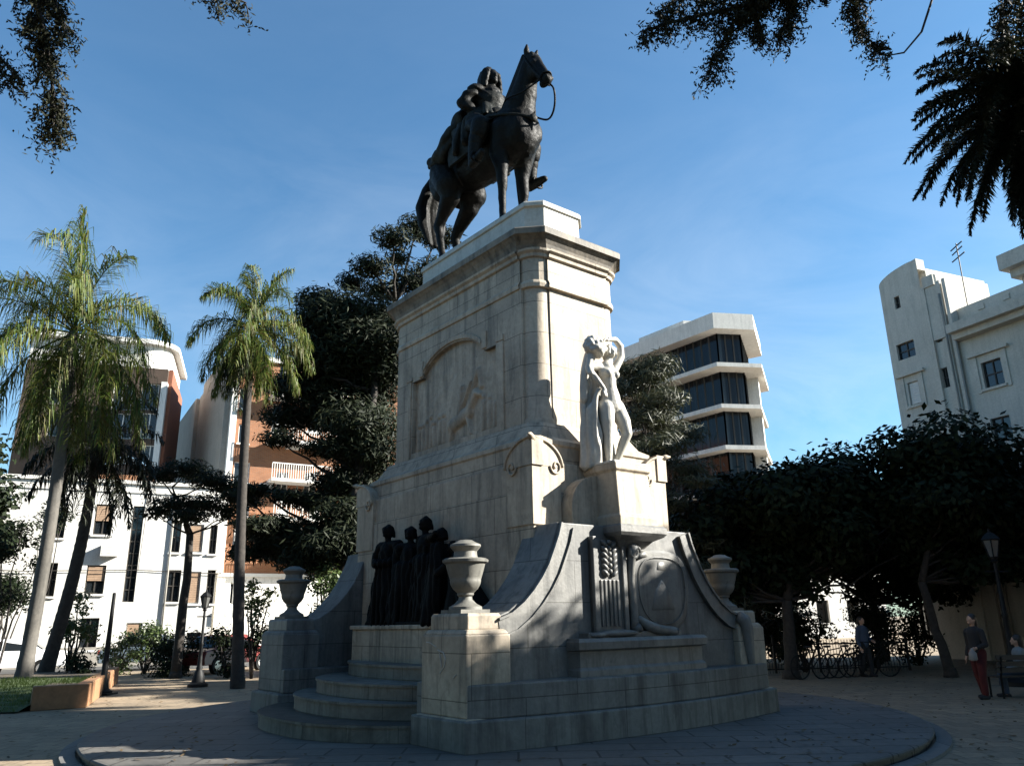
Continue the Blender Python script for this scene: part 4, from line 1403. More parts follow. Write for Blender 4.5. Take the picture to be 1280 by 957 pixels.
aw.box(ua + 0.1, ua + 0.16, 0.6, 0.66, ztop + 0.3, ztop + 0.7)
aw.build('awning', M['awning'], wb)

# ---------------- orange brick apartment block
F = Facade((at(274, 700, 46).x, 46), (0.86, 0.51))
bb = F.root('brick_apartment_block', 'orange brick apartment block with white balconies, grey blank side wall, behind the slim palm', 'building')
ztop = F.uz(288, 443)[1] - GZ
zb = F.uz(287, 716)[1] - GZ
U1 = 16.0
hp = [(299, 485, 313, 511), (298, 530, 311, 554), (292, 577, 312, 603), (301, 440, 313, 462), (287, 728, 297, 755), (291, 660, 303, 692), (340, 505, 352, 540), (385, 505, 400, 540), (345, 590, 360, 618), (380, 590, 395, 618), (345, 635, 360, 665), (385, 635, 400, 665), (300, 620, 312, 645), (350, 450, 364, 480), (395, 450, 410, 480)]
holes = [F.rect(*r) for r in hp]
holes = [h for h in holes if h[1] < U1]
mb = wall_grid(0.0, U1, zb, ztop, [h for h in holes if h[2] > zb])
shell(mb, 0.02, U1, zb, ztop, 25.0)
mb.build('wall', M['brick_facade'], bb)
mb = wall_grid(0.0, U1, 0, zb - 0.004, [h for h in holes if h[3] < zb], -0.04)
shell(mb, 0.0, U1, 0, zb - 0.004, 13.0, -0.04)
mb.build('ground_floor', M['white_wall'], bb)
mb = MB()                                                    # blank party wall with a recess, facing left
mb.box(-0.45, -0.002, 0.25, 9.0, 0, ztop + 0.5)
mb.box(-0.20, -0.002, 9.0, 12.0, 0, ztop + 0.3)
mb.box(-0.45, -0.002, 12.0, 25.0, 0, ztop + 0.2)
mb.build('party_wall', M['grey_wall'], bb)
mb = MB()
mb.box(-0.12, 0.24, -0.16, 0.24, zb, ztop + 0.2)
mb.box(0.0, U1, -0.20, 0.05, ztop - 0.15, ztop + 0.15)
mb.box(0.0, U1, -0.14, -0.043, zb - 0.2, zb)
mb.build('white_trim', M['white_paint'], bb)
for h in holes:
    window(bb, h, M['white_paint'], M['glass'], 1, 0, M['white_paint'] if h[2] < 8 and h[2] > zb else None, M['white_paint'], lift=0.5)
for (x0, x1, yb) in ((333, 432, 604), (333, 432, 556), (335, 425, 652), (335, 432, 500), (335, 432, 700)):
    a, z = F.uz(x0, yb)
    b, _ = F.uz(x1, yb)
    z -= GZ
    b = min(b, U1 - 0.2)
    mb = MB()
    mb.box(a, b, -1.25, -0.0025, z, z + 0.18)
    o = mb.build('balcony', M['white_paint'], bb)
    rl = MB()
    rl.box(a, b, -1.24, -1.19, z + 1.05, z + 1.11)
    nb = int((b - a) / 0.14)
    for i in range(nb + 1):
        x = a + (b - a) * i / nb
        rl.box(x - 0.02, x + 0.02, -1.23, -1.20, z + 0.18, z + 1.05)
    rl.build('railing', M['white_paint'], o)

for (ux, zx) in ((1.9, 6.3), (1.9, 9.4), (3.3, 12.2)):
    mb = MB()
    mb.box(ux, ux + 0.8, -0.34, -0.004, zx, zx + 0.55)
    mb.lathe([(0.20, 0.0), (0.20, 0.02), (0.03, 0.025)], (0, 0, 0), 16) if False else None
    for i in range(6):
        mb.box(ux + 0.06, ux + 0.52, -0.352, -0.343, zx + 0.07 + i * 0.075, zx + 0.10 + i * 0.075)
    bevel(mb.build('air_conditioner', M['white_paint'], bb), 0.01)
# ---------------- brown modern block behind the big palm
_r = at(203, 800, 49)
F = Facade((_r.x - 0.95 * 9.5, 49 - 0.31 * 9.5), (0.95, 0.31))
br_ = F.root('brown_office_block', 'dark brown block with a white rounded penthouse behind the tall left palm', 'building')
U1 = F.uz(204, 520)[0]
zt = F.uz(190, 460)[1] - GZ
holes = [F.rect(*r) for r in ((176, 479, 198, 512), (176, 516, 196, 548), (140, 480, 165, 512), (140, 516, 165, 548), (60, 470, 90, 505), (60, 515, 90, 545), (176, 556, 196, 590))]
mb = wall_grid(0, U1, 0, zt, holes)
shell(mb, 0, U1 - 0.003, 0, zt, 8.0)
mb.build('wall', M['brown_wall'], br_)
mb = MB()
mb.box(U1, U1 + 0.25, 0.4, 7.9, 0, zt + 0.1)
mb.build('side_wall', M['rust_wall'], br_)
mb = MB()
mb.box(U1 - 0.30, U1 + 0.05, -0.25, 0.38, 4, F.uz(200, 478)[1] - GZ)
mb.build('corner_trim', M['white_paint'], br_)
for h in holes:
    window(br_, h, M['white_paint'], M['glass'], 1, 0)
mb = MB()
z1 = F.uz(185, 424)[1] - GZ
mb.prism([(0, 0.3)] + [(U1 - 1.4 + 1.4 * math.sin(t), 1.7 - 1.4 * math.cos(t)) for t in [i / 8 * PI / 2 for i in range(9)]] + [(U1, 7.5), (0, 7.5)], zt + 0.003, z1 - 0.3)
mb.prism([(0, -0.1)] + [(U1 - 1.4 + 1.8 * math.sin(t), 1.7 - 1.8 * math.cos(t)) for t in [i / 8 * PI / 2 for i in range(9)]] + [(U1 + 0.4, 7.9), (0, 7.9)], z1 - 0.297, z1)
mb.build('penthouse', M['white_wall'], br_, True, 30)

# ---------------- glass corner apartment building behind the monument, right
gb = thing('glass_apartment_building', 'modern building with dark glass bands and white balcony slabs right of the monument', 'building', (0, 0, GZ))
C1, C2 = Vector((14.9, 54.0)), Vector((17.9, 54.5))
dl, dr = Vector((-0.59, 0.80)).normalized(), Vector((0.36, 0.93)).normalized()
def plan(o_, ll=11.5, lr=6.5):
    """corner outline grown outward by o_"""
    nl, nc, nr = Vector((-dl.y, dl.x)) , Vector(((C2 - C1).y, -(C2 - C1).x)).normalized(), Vector((dr.y, -dr.x))
    if nl.dot(Vector((-1, -1))) < 0:
        nl = -nl
    def meet(p, d, q, e):
        den = d.x * e.y - d.y * e.x
        t = ((q - p).x * e.y - (q - p).y * e.x) / den
        return p + d * t
    dc = (C2 - C1).normalized()
    a = meet(C1 + nl * o_, dl, C1 + nc * o_, dc)
    b = meet(C2 + nr * o_, dr, C1 + nc * o_, dc)
    far_l, far_r = C1 + nl * o_ + dl * ll, C2 + nr * o_ + dr * lr
    return [a, b, far_r, far_r + Vector((-8, 6)), far_l + Vector((5, 4)), far_l]
FLO = [4.2, 7.2, 10.2, 13.2, 16.2, 19.2, 22.2]
for i, z in enumerate(FLO):
    mb = MB()
    o_ = 0.0 if i < 5 else (0.35 if i == 5 else 0.12)
    mb.prism([tuple(p) for p in plan(o_)], z - 0.15, z + 0.15)
    if i == 6:
        mb.prism([tuple(p) for p in plan(0.10)], z + 0.153, z + 1.08)
    mb.build('slab' if i < 6 else 'roof', M['white_wall'], gb)
for i in range(len(FLO)):
    z0, z1 = (0.0 if i == 0 else FLO[i - 1] + 0.15), FLO[i] - 0.15
    inset = -1.0
    p = plan(inset, 11.3, 6.3)
    mb = MB()
    mb.prism([tuple(q) for q in p], z0 - 0.01, z1 + 0.01)
    o = mb.build('glass_band', M['tinted'], gb)
    mu = MB()
    for a, b, n in ((p[5], p[0], 14), (p[0], p[1], 3), (p[1], p[2], 9)):
        for k in range(n + 1):
            q = a.lerp(b, k / n)
            mu.box(q.x - 0.05, q.x + 0.05, q.y - 0.05, q.y + 0.05, z0, z1)
    mu.build('mullions', M['dark_frame'], o)
    # white blade wall on the right side
    e = plan(-0.15)
    mb = MB()
    q0, q1 = e[1] + dr * 2.2, e[1] + dr * 3.2
    nr = Vector((dr.y, -dr.x))
    if 0 < i < 6:
        mb.prism([tuple(q0), tuple(q0 - nr * 1.3), tuple(q1 - nr * 1.3), tuple(q1)][::1], z0, z1)
        mb.build('blade_wall', M['white_wall'], gb)
mb = MB()
q = C1 + dl * 4.5 + Vector((1.6, 1.2))
mb.prism([tuple(q), tuple(q + Vector((2.6, 0.4))), tuple(q + Vector((2.6, 0.4)) + dl * 5), tuple(q + dl * 5)], 23.2, 24.6)
mb.build('penthouse', M['white_wall'], gb)

# ---------------- white tower house on the right
F = Facade((18.25, 32.4), (0.40, -0.917))
tb = F.root('tower_house', 'tall off-white 1930s apartment house with a rounded tower top, right edge', 'building')
uL, zL = F.uz(1098, 355)
uT, zT = F.uz(1144, 323)
zT -= GZ
zL -= GZ
uP = F.uz(1187, 372)[0]
zc = F.uz(1230, 404)[1] - GZ
holes_t = [F.rect(*r) for r in ((1118, 370, 1125, 386), (1121, 427, 1144, 448), (1136, 476, 1150, 506))]
holes_m = [F.rect(*r) for r in ((1169, 410, 1177, 428), (1176, 459, 1186, 485), (1228, 449, 1254, 483), (1240, 520, 1265, 552), (1176, 520, 1186, 545), (1188, 750, 1210, 812), (1150, 755, 1162, 800), (1262, 600, 1285, 640))]
# tower front with a quarter-round shoulder
zs = zL - 0.15
mb = wall_grid(uL, uT, 0, zs, holes_t)
mb.build('tower_wall', M['tower_wall'], tb)
pl = [(uT, zs), (uT, zT)]
for i in range(11):
    t = i / 10 * PI / 2
    pl.append((uL + (uT - uL) * (1 - math.sin(t)) * 0.9 + (0), zs + (zT - zs) * math.cos(t) ** 1.0 * 1.0))
pl[2] = (uL + (uT - uL) * 0.9, zT - 0.02)
pl = pl[:2] + pl[2:] + [(uL, zs)]
t2 = MB()
t2.extr_y(pl, 0.0, 0.5)
t2.box(uL + 0.003, uT, 0.5, 4.6, 0, zs)
t2.extr_y([(uT, zs), (uT, zT - 0.4), (uT - 0.4, zT - 0.5), (uL + 0.5, zs)], 0.5, 4.4)
t2.build('tower', M['tower_wall'], tb)
# lower set-back bay on the left and stepped pilasters on the right of the tower
mb = MB()
mb.box(uL - 0.45, uL + 0.3, 0.8, 4.0, 0, zs - 1.2)
mb.box(uL - 0.9, uL - 0.1, 2.0, 5.0, 0, zs - 5.0)
mb.build('side_bay', M['tower_wall'], tb)
mb = MB()
u_a = F.uz(1152, 360)[0]
zz = F.uz(1160, 346)[1] - GZ
for k, (a, b, dz, dy) in enumerate(((0.0, 0.33, -0.55, -0.06), (0.18, 0.62, 0.0, -0.14), (0.5, 0.85, -0.7, -0.06), (0.8, 1.0, -1.1, -0.03))):
    mb.box(uT + 0.02 + (uP - uT) * a, uT + (uP - uT) * b, dy - 0.01 * k, 0.4, 0 if k != 1 else 0, zz + dz)
# stop the pilasters beside the small windows
mb2 = wall_grid(uT, 11.0, 0, zc, holes_m, 0.0)
shell(mb2, uT + 0.01, 11.0, 0, zc, 12.0)
mb2.build('wall', M['tower_wall'], tb)
mb = MB()
w1, w2 = holes_m[0], holes_m[1]
for a, b in ((uT + 0.02, w1[0] - 0.05), (w1[1] + 0.28, w1[1] + 0.42), (uP - 0.16, uP)):
    if b > a:
        mb.box(a, b, -0.12, 0.3, 0, zz - 0.4)
mb.box(uT + 0.05, w1[1] + 0.35, -0.08, 0.5, zc + 0.003, zz - 0.5)
mb.box(uT + 0.2, uT + 0.75, -0.14, 0.5, zz - 0.497, zz)
mb.build('pilasters', M['tower_wall'], tb)
mb = MB()
mb.box(uP + 0.1, 11.2, -0.75, 0.3, zc - 0.15, zc + 0.22)
mb.box(uP + 0.1, 11.1, -0.45, 0.3, zc - 0.40, zc - 0.155)
mb.box(uP - 0.4, 11.0, 0.35, 0.7, zc + 0.003, zc + 1.15)
for k in range(6):
    mb.box(uP + 0.9 + k * 1.1, uP + 1.2 + k * 1.1, 0.30, 0.348, zc + 0.75, zc + 0.97)
mb.build('cornice', M['tower_wall'], tb)
ud, zd = F.uz(1256, 345)
zd -= GZ
mb = MB()
mb.box(ud + 0.15, 11.0, 0.8, 8.0, zc, zd + 0.3)
mb.box(ud - 0.25, 11.2, 0.1, 8.3, zd + 0.35, zd + 1.0)
mb.box(ud - 0.05, 11.1, 0.45, 8.1, zd + 0.0, zd + 0.347)
mb.build('roof_block', M['tower_wall'], tb)
for h in holes_t[:2] + holes_m:
    window(tb, h, M['dark_frame'], M['glass'], 1, 1, None, None, 0.05)
window(tb, holes_t[2], M['white_paint'], M['glass'], 0, 0, M['white_paint'])
for h in (holes_t[2], holes_m[2]):
    mb = MB()
    a, b, c, d = h
    mb.box(a - 0.28, a - 0.14, -0.05, -0.002, c - 0.15, d + 0.3)
    mb.box(b + 0.14, b + 0.28, -0.05, -0.002, c - 0.15, d + 0.3)
    mb.box(a - 0.45, b + 0.45, -0.16, -0.002, d + 0.31, d + 0.43)
    mb.box(a - 0.1, b + 0.1, -0.10, -0.002, c - 0.12, c - 0.02)
    mb.build('window_surround', M['tower_wall'], tb)
mb = MB()
mb.tube([(uP + 0.02, -0.12, zc - 0.3), (uP + 0.02, -0.12, 0.0)], 0.05, 6)
mb.tube([(uP - 0.35, -0.16, zz - 1.0), (uP - 0.35, -0.16, 0.0)], 0.04, 6)
mb.build('drainpipe', M['grey_wall'], tb, True)
# roof antenna
F2 = F
ua_, za_ = F.uz(1168, 352)
an = thing('antenna', 'thin television antenna on the roof behind the tower top', 'antenna', tuple(F.q + F.d * (uT + 1.15) - F.n * 1.2 + Vector((0, 0, GZ + zc))), F.rz)
mb = MB()
H_ = F.uz(1172, 318, 1.2)[1] - GZ - zc + 0.1
mb.tube([(0, 0, 0), (0.05, 0, H_)], 0.025, 6)
mb.build('mast', M['iron'], an)
mb = MB()
for zf, l_ in ((0.98, 0.45), (0.93, 0.4), (0.86, 0.5)):
    mb.tube([(-l_ * 0.6, 0, H_ * zf - 0.15), (l_ * 0.6, 0.1, H_ * zf + 0.12)], 0.03, 5)
mb.build('elements', M['iron'], an)

# ---------------- far sunlit house glimpsed under the trees on the right, and a low brown wall in front of it
F = Facade((8.5, 62.0), (0.95, 0.3))
fh = F.root('far_house', 'sunlit white house far off, glimpsed under the dark trees', 'house')
holes = [(2 + 3 * i, 3.2 + 3 * i, 1.2 + 3.2 * j, 3.0 + 3.2 * j) for i in range(7) for j in range(2)]
mb = wall_grid(-3, 24, 0, 7.2, holes)
shell(mb, -3, 24, 0, 7.2, 8)
mb.build('wall', M['white_wall'], fh)
for h in holes[:10]:
    window(fh, h, M['white_paint'], M['glass'], 1, 0)
mb = MB()
mb.box(-3.2, 24.2, -0.2, 8.2, 7.203, 7.5)
mb.build('roof', M['roof_tile'], fh)
# ================================================================== vegetation
def leaf_quads(mb, c, nrm, l, w, rng):
    nrm = nrm.normalized()
    a = nrm.orthogonal().normalized()
    a.rotate(Matrix.Rotation(rng.uniform(0, 2 * PI), 3, nrm))
    b = nrm.cross(a)
    n = len(mb.v)
    mb.v.extend([tuple(c - a * l * 0.5), tuple(c + b * w * 0.5 - a * l * 0.05), tuple(c + a * l * 0.5), tuple(c - b * w * 0.5 - a * l * 0.05)])
    mb.f.append((n, n + 1, n + 2, n + 3))


def cloud(mb, clumps, per, l, w, rng, up=0.4, shell_=0.45):
    """leaf-sized faces spread through clumps (centre, radii)"""
    for c, r in clumps:
        c = Vector(c)
        k = int(per * (r[0] * r[1] * r[2]) ** (2 / 3))
        for _ in range(k):
            u = Vector((rng.gauss(0, 1), rng.gauss(0, 1), rng.gauss(0, 1))).normalized()
            rr = shell_ + (1.03 - shell_) * rng.random() ** 0.6
            if rng.random() < 0.13:
                rr *= rng.uniform(1.05, 1.4)
            p = c + Vector((u.x * r[0], u.y * r[1], u.z * r[2])) * rr
            nr = u + Vector((rng.uniform(-1, 1), rng.uniform(-1, 1), rng.uniform(-0.6, 1) + up)) * 0.9
            s = rng.uniform(0.7, 1.25)
            leaf_quads(mb, p, nr, l * s, w * s, rng)


M['bark'] = plain_mat('bark', (0.028, 0.023, 0.019), 0.9, 0, 0.45, 8, 0.6)
M['palm_bark'] = stone_mat('palm_bark', (0.115, 0.105, 0.09), (0.06, 0.056, 0.05), False, 0.6, 0.9)
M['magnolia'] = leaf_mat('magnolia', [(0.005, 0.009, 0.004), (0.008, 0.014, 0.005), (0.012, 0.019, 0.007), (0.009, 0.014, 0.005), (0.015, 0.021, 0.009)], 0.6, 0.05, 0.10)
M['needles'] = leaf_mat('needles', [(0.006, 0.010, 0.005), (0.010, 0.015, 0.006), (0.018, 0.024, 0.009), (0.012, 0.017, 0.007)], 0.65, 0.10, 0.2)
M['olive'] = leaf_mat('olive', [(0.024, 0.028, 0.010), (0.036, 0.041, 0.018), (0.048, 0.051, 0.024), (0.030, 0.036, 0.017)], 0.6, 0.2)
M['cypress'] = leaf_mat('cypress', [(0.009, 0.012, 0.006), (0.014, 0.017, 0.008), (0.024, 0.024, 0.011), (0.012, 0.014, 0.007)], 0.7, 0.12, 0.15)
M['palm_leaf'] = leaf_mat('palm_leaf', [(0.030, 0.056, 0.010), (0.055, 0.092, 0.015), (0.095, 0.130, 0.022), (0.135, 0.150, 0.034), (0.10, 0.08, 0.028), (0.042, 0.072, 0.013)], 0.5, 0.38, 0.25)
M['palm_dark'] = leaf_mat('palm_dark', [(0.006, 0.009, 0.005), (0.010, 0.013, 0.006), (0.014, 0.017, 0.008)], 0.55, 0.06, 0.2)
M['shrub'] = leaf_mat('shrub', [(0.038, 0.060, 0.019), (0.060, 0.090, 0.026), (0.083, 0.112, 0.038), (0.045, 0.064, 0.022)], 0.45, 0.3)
M['grass'] = leaf_mat('grass', [(0.068, 0.105, 0.022), (0.098, 0.143, 0.034), (0.128, 0.158, 0.045)], 0.6, 0.3)


def limb(mb, p0, p1, r0, r1, rng, sag=0.0, n=6, wob=0.12):
    p0, p1 = Vector(p0), Vector(p1)
    L = (p1 - p0).length
    pts, rr = [], []
    for i in range(n + 1):
        t = i / n
        p = p0.lerp(p1, t) + Vector((rng.uniform(-1, 1), rng.uniform(-1, 1), rng.uniform(-1, 1))) * wob * L * 0.25 * math.sin(PI * t)
        p.z -= sag * math.sin(PI * t) * L
        pts.append(p)
        rr.append(r0 + (r1 - r0) * t)
    mb.tube(pts, rr, 7)


def tree(name, label, loc, h, tr, clumps, mat, per, l, w, seed, group=None, lean=(0, 0), fork=0.45, up=0.4, cat='tree', shell_=0.45):
    rng = random.Random(seed)
    t = thing(name, label, cat, loc, 0, group)
    mb = MB()
    zf = min(c[2] - r[2] for c, r in clumps)
    fk = Vector((lean[0] * fork, lean[1] * fork, max(zf * 0.95, h * fork * 0.7)))
    limb(mb, (0, 0, -0.05), fk, tr, tr * 0.7, rng, 0, 6, 0.06)
    mb.tube([(0, 0, -0.05), (0, 0, 0.25)], [tr * 1.4, tr], 9)
    hi = sorted(clumps, key=lambda q: -q[0][2])[:max(2, len(clumps) // 6)]
    T = Vector((sum(c[0] for c, r in hi) / len(hi), sum(c[1] for c, r in hi) / len(hi), min(c[2] for c, r in hi) - 0.5))
    limb(mb, fk, T, tr * 0.7, tr * 0.15, rng, 0, 7, 0.10)
    for c, r in clumps:
        hd = math.hypot(c[0] - fk.x, c[1] - fk.y)
        zt = min(max(fk.z * 0.97, c[2] - 0.55 * hd - 0.2), T.z)
        ap = fk.lerp(T, max(0.0, (zt - fk.z) / max(0.1, T.z - fk.z)))
        limb(mb, ap, Vector(c) + Vector((0, 0, -r[2] * 0.3)), tr * 0.22, tr * 0.06, rng, 0.05)
        for _ in range(4):
            u = Vector((rng.gauss(0, 1), rng.gauss(0, 1), rng.gauss(0, 0.6)))
            u.normalize()
            limb(mb, Vector(c) + Vector((0, 0, -r[2] * 0.3)), Vector(c) + Vector((u.x * r[0], u.y * r[1], u.z * r[2])) * 0.85, tr * 0.14, tr * 0.03, rng, 0, 4)
    mb.build('trunk', M['bark'], t, True)
    cm = MB()
    cloud(cm, clumps, per, l, w, rng, up, shell_)
    cm.build('crown', mat, t, fix=False)
    return t


def rand_clumps(rng, cx, cy, cz, rx, ry, rz, n, rmin, rmax):
    out = []
    for _ in range(n):
        u = Vector((rng.gauss(0, 1), rng.gauss(0, 1), rng.gauss(0, 1))).normalized()
        k = rng.uniform(0.35, 0.95)
        r = rng.uniform(rmin, rmax)
        out.append(((cx + u.x * rx * k, cy + u.y * ry * k, cz + u.z * rz * k), (r, r, r * rng.uniform(0.6, 0.85))))
    return out


# ------ dark broad-leaved trees on the right
rng = random.Random(11)
pA = ground_at(990, 848)
cl = rand_clumps(rng, 1.3, 1.0, 4.9, 4.4, 2.6, 1.9, 46, 0.9, 1.35) + rand_clumps(rng, -0.6, 0.6, 3.0, 2.6, 1.6, 0.9, 12, 0.7, 1.0)
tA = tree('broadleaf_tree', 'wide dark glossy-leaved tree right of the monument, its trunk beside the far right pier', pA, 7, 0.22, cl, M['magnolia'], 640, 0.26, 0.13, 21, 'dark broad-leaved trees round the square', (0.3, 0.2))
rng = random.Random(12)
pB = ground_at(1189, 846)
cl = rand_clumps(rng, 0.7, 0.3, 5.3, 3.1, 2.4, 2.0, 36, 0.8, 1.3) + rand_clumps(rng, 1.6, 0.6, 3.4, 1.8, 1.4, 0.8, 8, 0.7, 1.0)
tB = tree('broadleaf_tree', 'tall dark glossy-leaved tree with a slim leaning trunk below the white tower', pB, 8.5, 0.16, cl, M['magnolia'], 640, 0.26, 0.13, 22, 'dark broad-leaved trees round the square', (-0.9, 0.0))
# same kinds, further back and beyond the right edge
for src, x, y, rz, sc, lab in ((tA, 19.5, 27.0, 2.0, 1.05, 'dark glossy-leaved tree at the right edge in front of the white tower house'),
                               (tA, 4.6, 33.0, 0.7, 0.95, 'dark glossy-leaved tree directly behind the right half of the monument'),
                               (tB, 11.8, 38.0, 4.0, 0.95, 'dark glossy-leaved tree in the second row, below the glass building')):
    c = copy_tree(src)
    c.location = (x, y, GZ)
    c.rotation_euler = (0, 0, rz)
    c.scale = (sc, sc, sc)
    c['label'] = lab
for src, x, y, rz, sc, lab in ((tB, -24.5, 31.5, 1.0, 1.15, 'big dark tree at the left edge behind the tall queen palm'),
                               (tB, -27.5, 36.0, 2.2, 1.5, 'tall dark tree at the far left in front of the white house'),
                               (tA, 14.5, 33.0, 3.4, 1.0, 'dark glossy-leaved tree in the second row, left of the tower house'),
                               (tA, 9.0, 31.0, 5.0, 0.9, 'dark glossy-leaved tree in the second row behind the parked bicycles')):
    c = copy_tree(src)
    c.location = (x, y, GZ)
    c.rotation_euler = (0, 0, rz)
    c.scale = (sc, sc, sc)
    c['label'] = lab
    c['group'] = 'dark broad-leaved trees round the square'
# tall trees right of the frame shade the foreground; others added to block light
rng = random.Random(13)
cl = rand_clumps(rng, 0, 0, 7.2, 2.7, 2.7, 3.0, 34, 1.2, 1.7) + [((0, 0, 3.4), (2.6, 2.6, 1.6)), ((0, 0, 5.5), (2.6, 2.6, 2.2)), ((0, 0, 7.6), (2.4, 2.4, 2.2))]
tS = tree('shade_tree', 'tall leafy tree on the right side of the square, nearest the camera', (16.4, 3.0, GZ), 11, 0.3, cl, M['magnolia'], 330, 0.34, 0.17, 23, 'shade trees along the right side of the square')
for k, (x, y, rz, sz) in enumerate(((16.8, 7.4, 1.1, 1.0), (16.2, 11.0, 2.3, 0.97), (16.5, 12.75, 5.9, 0.94), (16.7, 14.6, 3.7, 0.99), (17.4, 18.2, 5.0, 0.98), (20.8, 21.8, 1.7, 1.0), (25.5, 24.0, 3.1, 1.2), (25.0, 19.0, 4.3, 1.2), (22.5, 9.0, 0.4, 1.2), (22.5, 15.0, 2.9, 1.2), (20.0, 11.3, 5.3, 1.23), (16.0, -1.5, 4.2, 1.0), (11.0, -9.0, 1.9, 1.0), (5.0, -10.5, 3.3, 1.05), (-1.0, -9.5, 5.5, 1.0), (-7.0, -10.0, 0.9, 1.05), (-13.0, -6.0, 2.6, 1.0), (-14.5, 0.5, 3.9, 1.0), (-15.0, 6.0, 0.3, 1.0), (-16.5, 11.0, 4.9, 1.0), (-20.0, 15.0, 2.2, 0.95), (9.0, -15.0, 2.9, 1.25), (0.0, -16.0, 1.3, 1.25), (-9.0, -16.0, 4.4, 1.25))):
    c = copy_tree(tS)
    c.location = (x, y, GZ)
    c.rotation_euler = (0, 0, rz)
    c.scale = (0.78, 0.78, sz) if x == 20.0 else (1, 1, sz)  # narrow tall tree added to shade the near pier's front
    c['label'] = 'tall leafy tree placed outside the right edge of the view to cast shade' if y > -5 and x > 0 else ('tall leafy tree added behind the camera position to block sky light' if x > -13.5 else 'tall leafy tree added outside the left edge of the view to block sky light')

# ------ olive-green conifer right behind the monument
rng = random.Random(14)
p = at(828, 800, 24.5)
cl = []
for i in range(40):
    t = i / 39
    z = 2.2 + 7.6 * t + rng.uniform(-0.2, 0.2)
    rr = (2.1 * (1 - t) ** 0.6 + 0.45) * rng.uniform(0.55, 1.25)
    a = i * 2.4 + rng.uniform(-0.4, 0.4)
    k = rng.uniform(0.5, 0.95)
    cl.append(((rr * 0.8 * math.cos(a), rr * 0.8 * math.sin(a), z), (k, k, k * rng.uniform(0.28, 0.5))))
tree('conifer_tree', 'olive-green conifer just behind the monument, between the marble statue and the glass building', (p.x, 24.5, GZ), 10, 0.2, cl, M['olive'], 1700, 0.34, 0.035, 24, fork=0.3, shell_=0.15)

# ------ big dark pine left behind the monument
rng = random.Random(15)
def pine_clump(px, py, Y, rx, rz):
    q = at(px, py, Y)
    return (q, (rx, rx, rz))
P0 = at(425, 800, 28)
base = Vector((P0.x, 28, GZ))
cl = []
for (px, py, rx, rz) in ((522, 284, 0.95, 0.42), (492, 298, 0.85, 0.38), (548, 296, 0.9, 0.4), (464, 332, 0.85, 0.42), (498, 322, 0.55, 0.28), (543, 338, 0.8, 0.5), (440, 352, 0.7, 0.35), (478, 362, 0.8, 0.4), (515, 352, 0.9, 0.6),
                         (395, 375, 0.9, 0.5), (425, 385, 1.3, 0.7), (465, 392, 1.3, 0.75), (400, 410, 1.2, 0.8), (445, 425, 1.6, 0.9), (485, 420, 1.3, 0.9), (390, 450, 1.2, 0.8), (430, 470, 1.6, 0.9), (470, 480, 1.3, 0.9),
                         (355, 480, 0.9, 0.5), (445, 530, 1.5, 0.8), (455, 590, 1.2, 0.6), (395, 628, 1.1, 0.28), (430, 640, 1.2, 0.6), (345, 655, 1.0, 0.4), (395, 665, 1.1, 0.5), (405, 395, 1.2, 0.8), (460, 440, 1.5, 1.0), (415, 440, 1.4, 1.0), (385, 485, 1.3, 0.9), (460, 520, 1.4, 1.0), (425, 510, 1.5, 0.9), (465, 560, 1.4, 0.9), (440, 610, 1.5, 0.8), (465, 640, 1.3, 0.8), (480, 450, 1.3, 1.0), (330, 668, 1.0, 0.35), (410, 680, 1.2, 0.6), (440, 670, 1.2, 0.7), (380, 700, 1.0, 0.5), (345, 690, 0.9, 0.4), (450, 700, 1.0, 0.6), (360, 520, 1.1, 0.6), (365, 620, 1.0, 0.22), (325, 612, 0.8, 0.2), (400, 525, 1.0, 0.35), (350, 548, 0.8, 0.3), (405, 560, 0.9, 0.35), (320, 655, 0.9, 0.35), (355, 675, 1.1, 0.45), (440, 560, 1.3, 0.8), (430, 600, 1.2, 0.5), (310, 690, 0.8, 0.35), (300, 620, 0.7, 0.25)):
    q = at(px, py, 28 + rng.uniform(-1.0, 1.6)) - base
    cl.append(((q.x, q.y, q.z), (rx, rx, rz)))
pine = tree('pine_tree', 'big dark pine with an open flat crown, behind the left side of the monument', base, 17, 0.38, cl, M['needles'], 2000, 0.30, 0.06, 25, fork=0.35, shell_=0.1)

# ------ low spreading dark tree in front of the white house
rng = random.Random(16)
b2 = ground_at(222, 846)
b2 = at(224, 800, 30)
b2.z = GZ
cl = []
for (px, py, rx, rz) in ((200, 592, 0.8, 0.35), (235, 585, 0.9, 0.4), (265, 600, 1.0, 0.4), (215, 630, 0.9, 0.35), (255, 630, 1.1, 0.4), (290, 610, 0.8, 0.35), (195, 640, 0.6, 0.25), (285, 640, 0.7, 0.3), (235, 645, 0.8, 0.3), (310, 628, 0.7, 0.3)):
    q = at(px, py, 30 + rng.uniform(-0.8, 0.8)) - b2
    cl.append(((q.x, q.y, q.z), (rx, rx, rz)))
tree('spreading_tree', 'flat dark spreading tree with a pale straight trunk, in front of the white house', b2, 6, 0.19, cl, M['needles'], 1700, 0.24, 0.06, 26, fork=0.6, shell_=0.15)


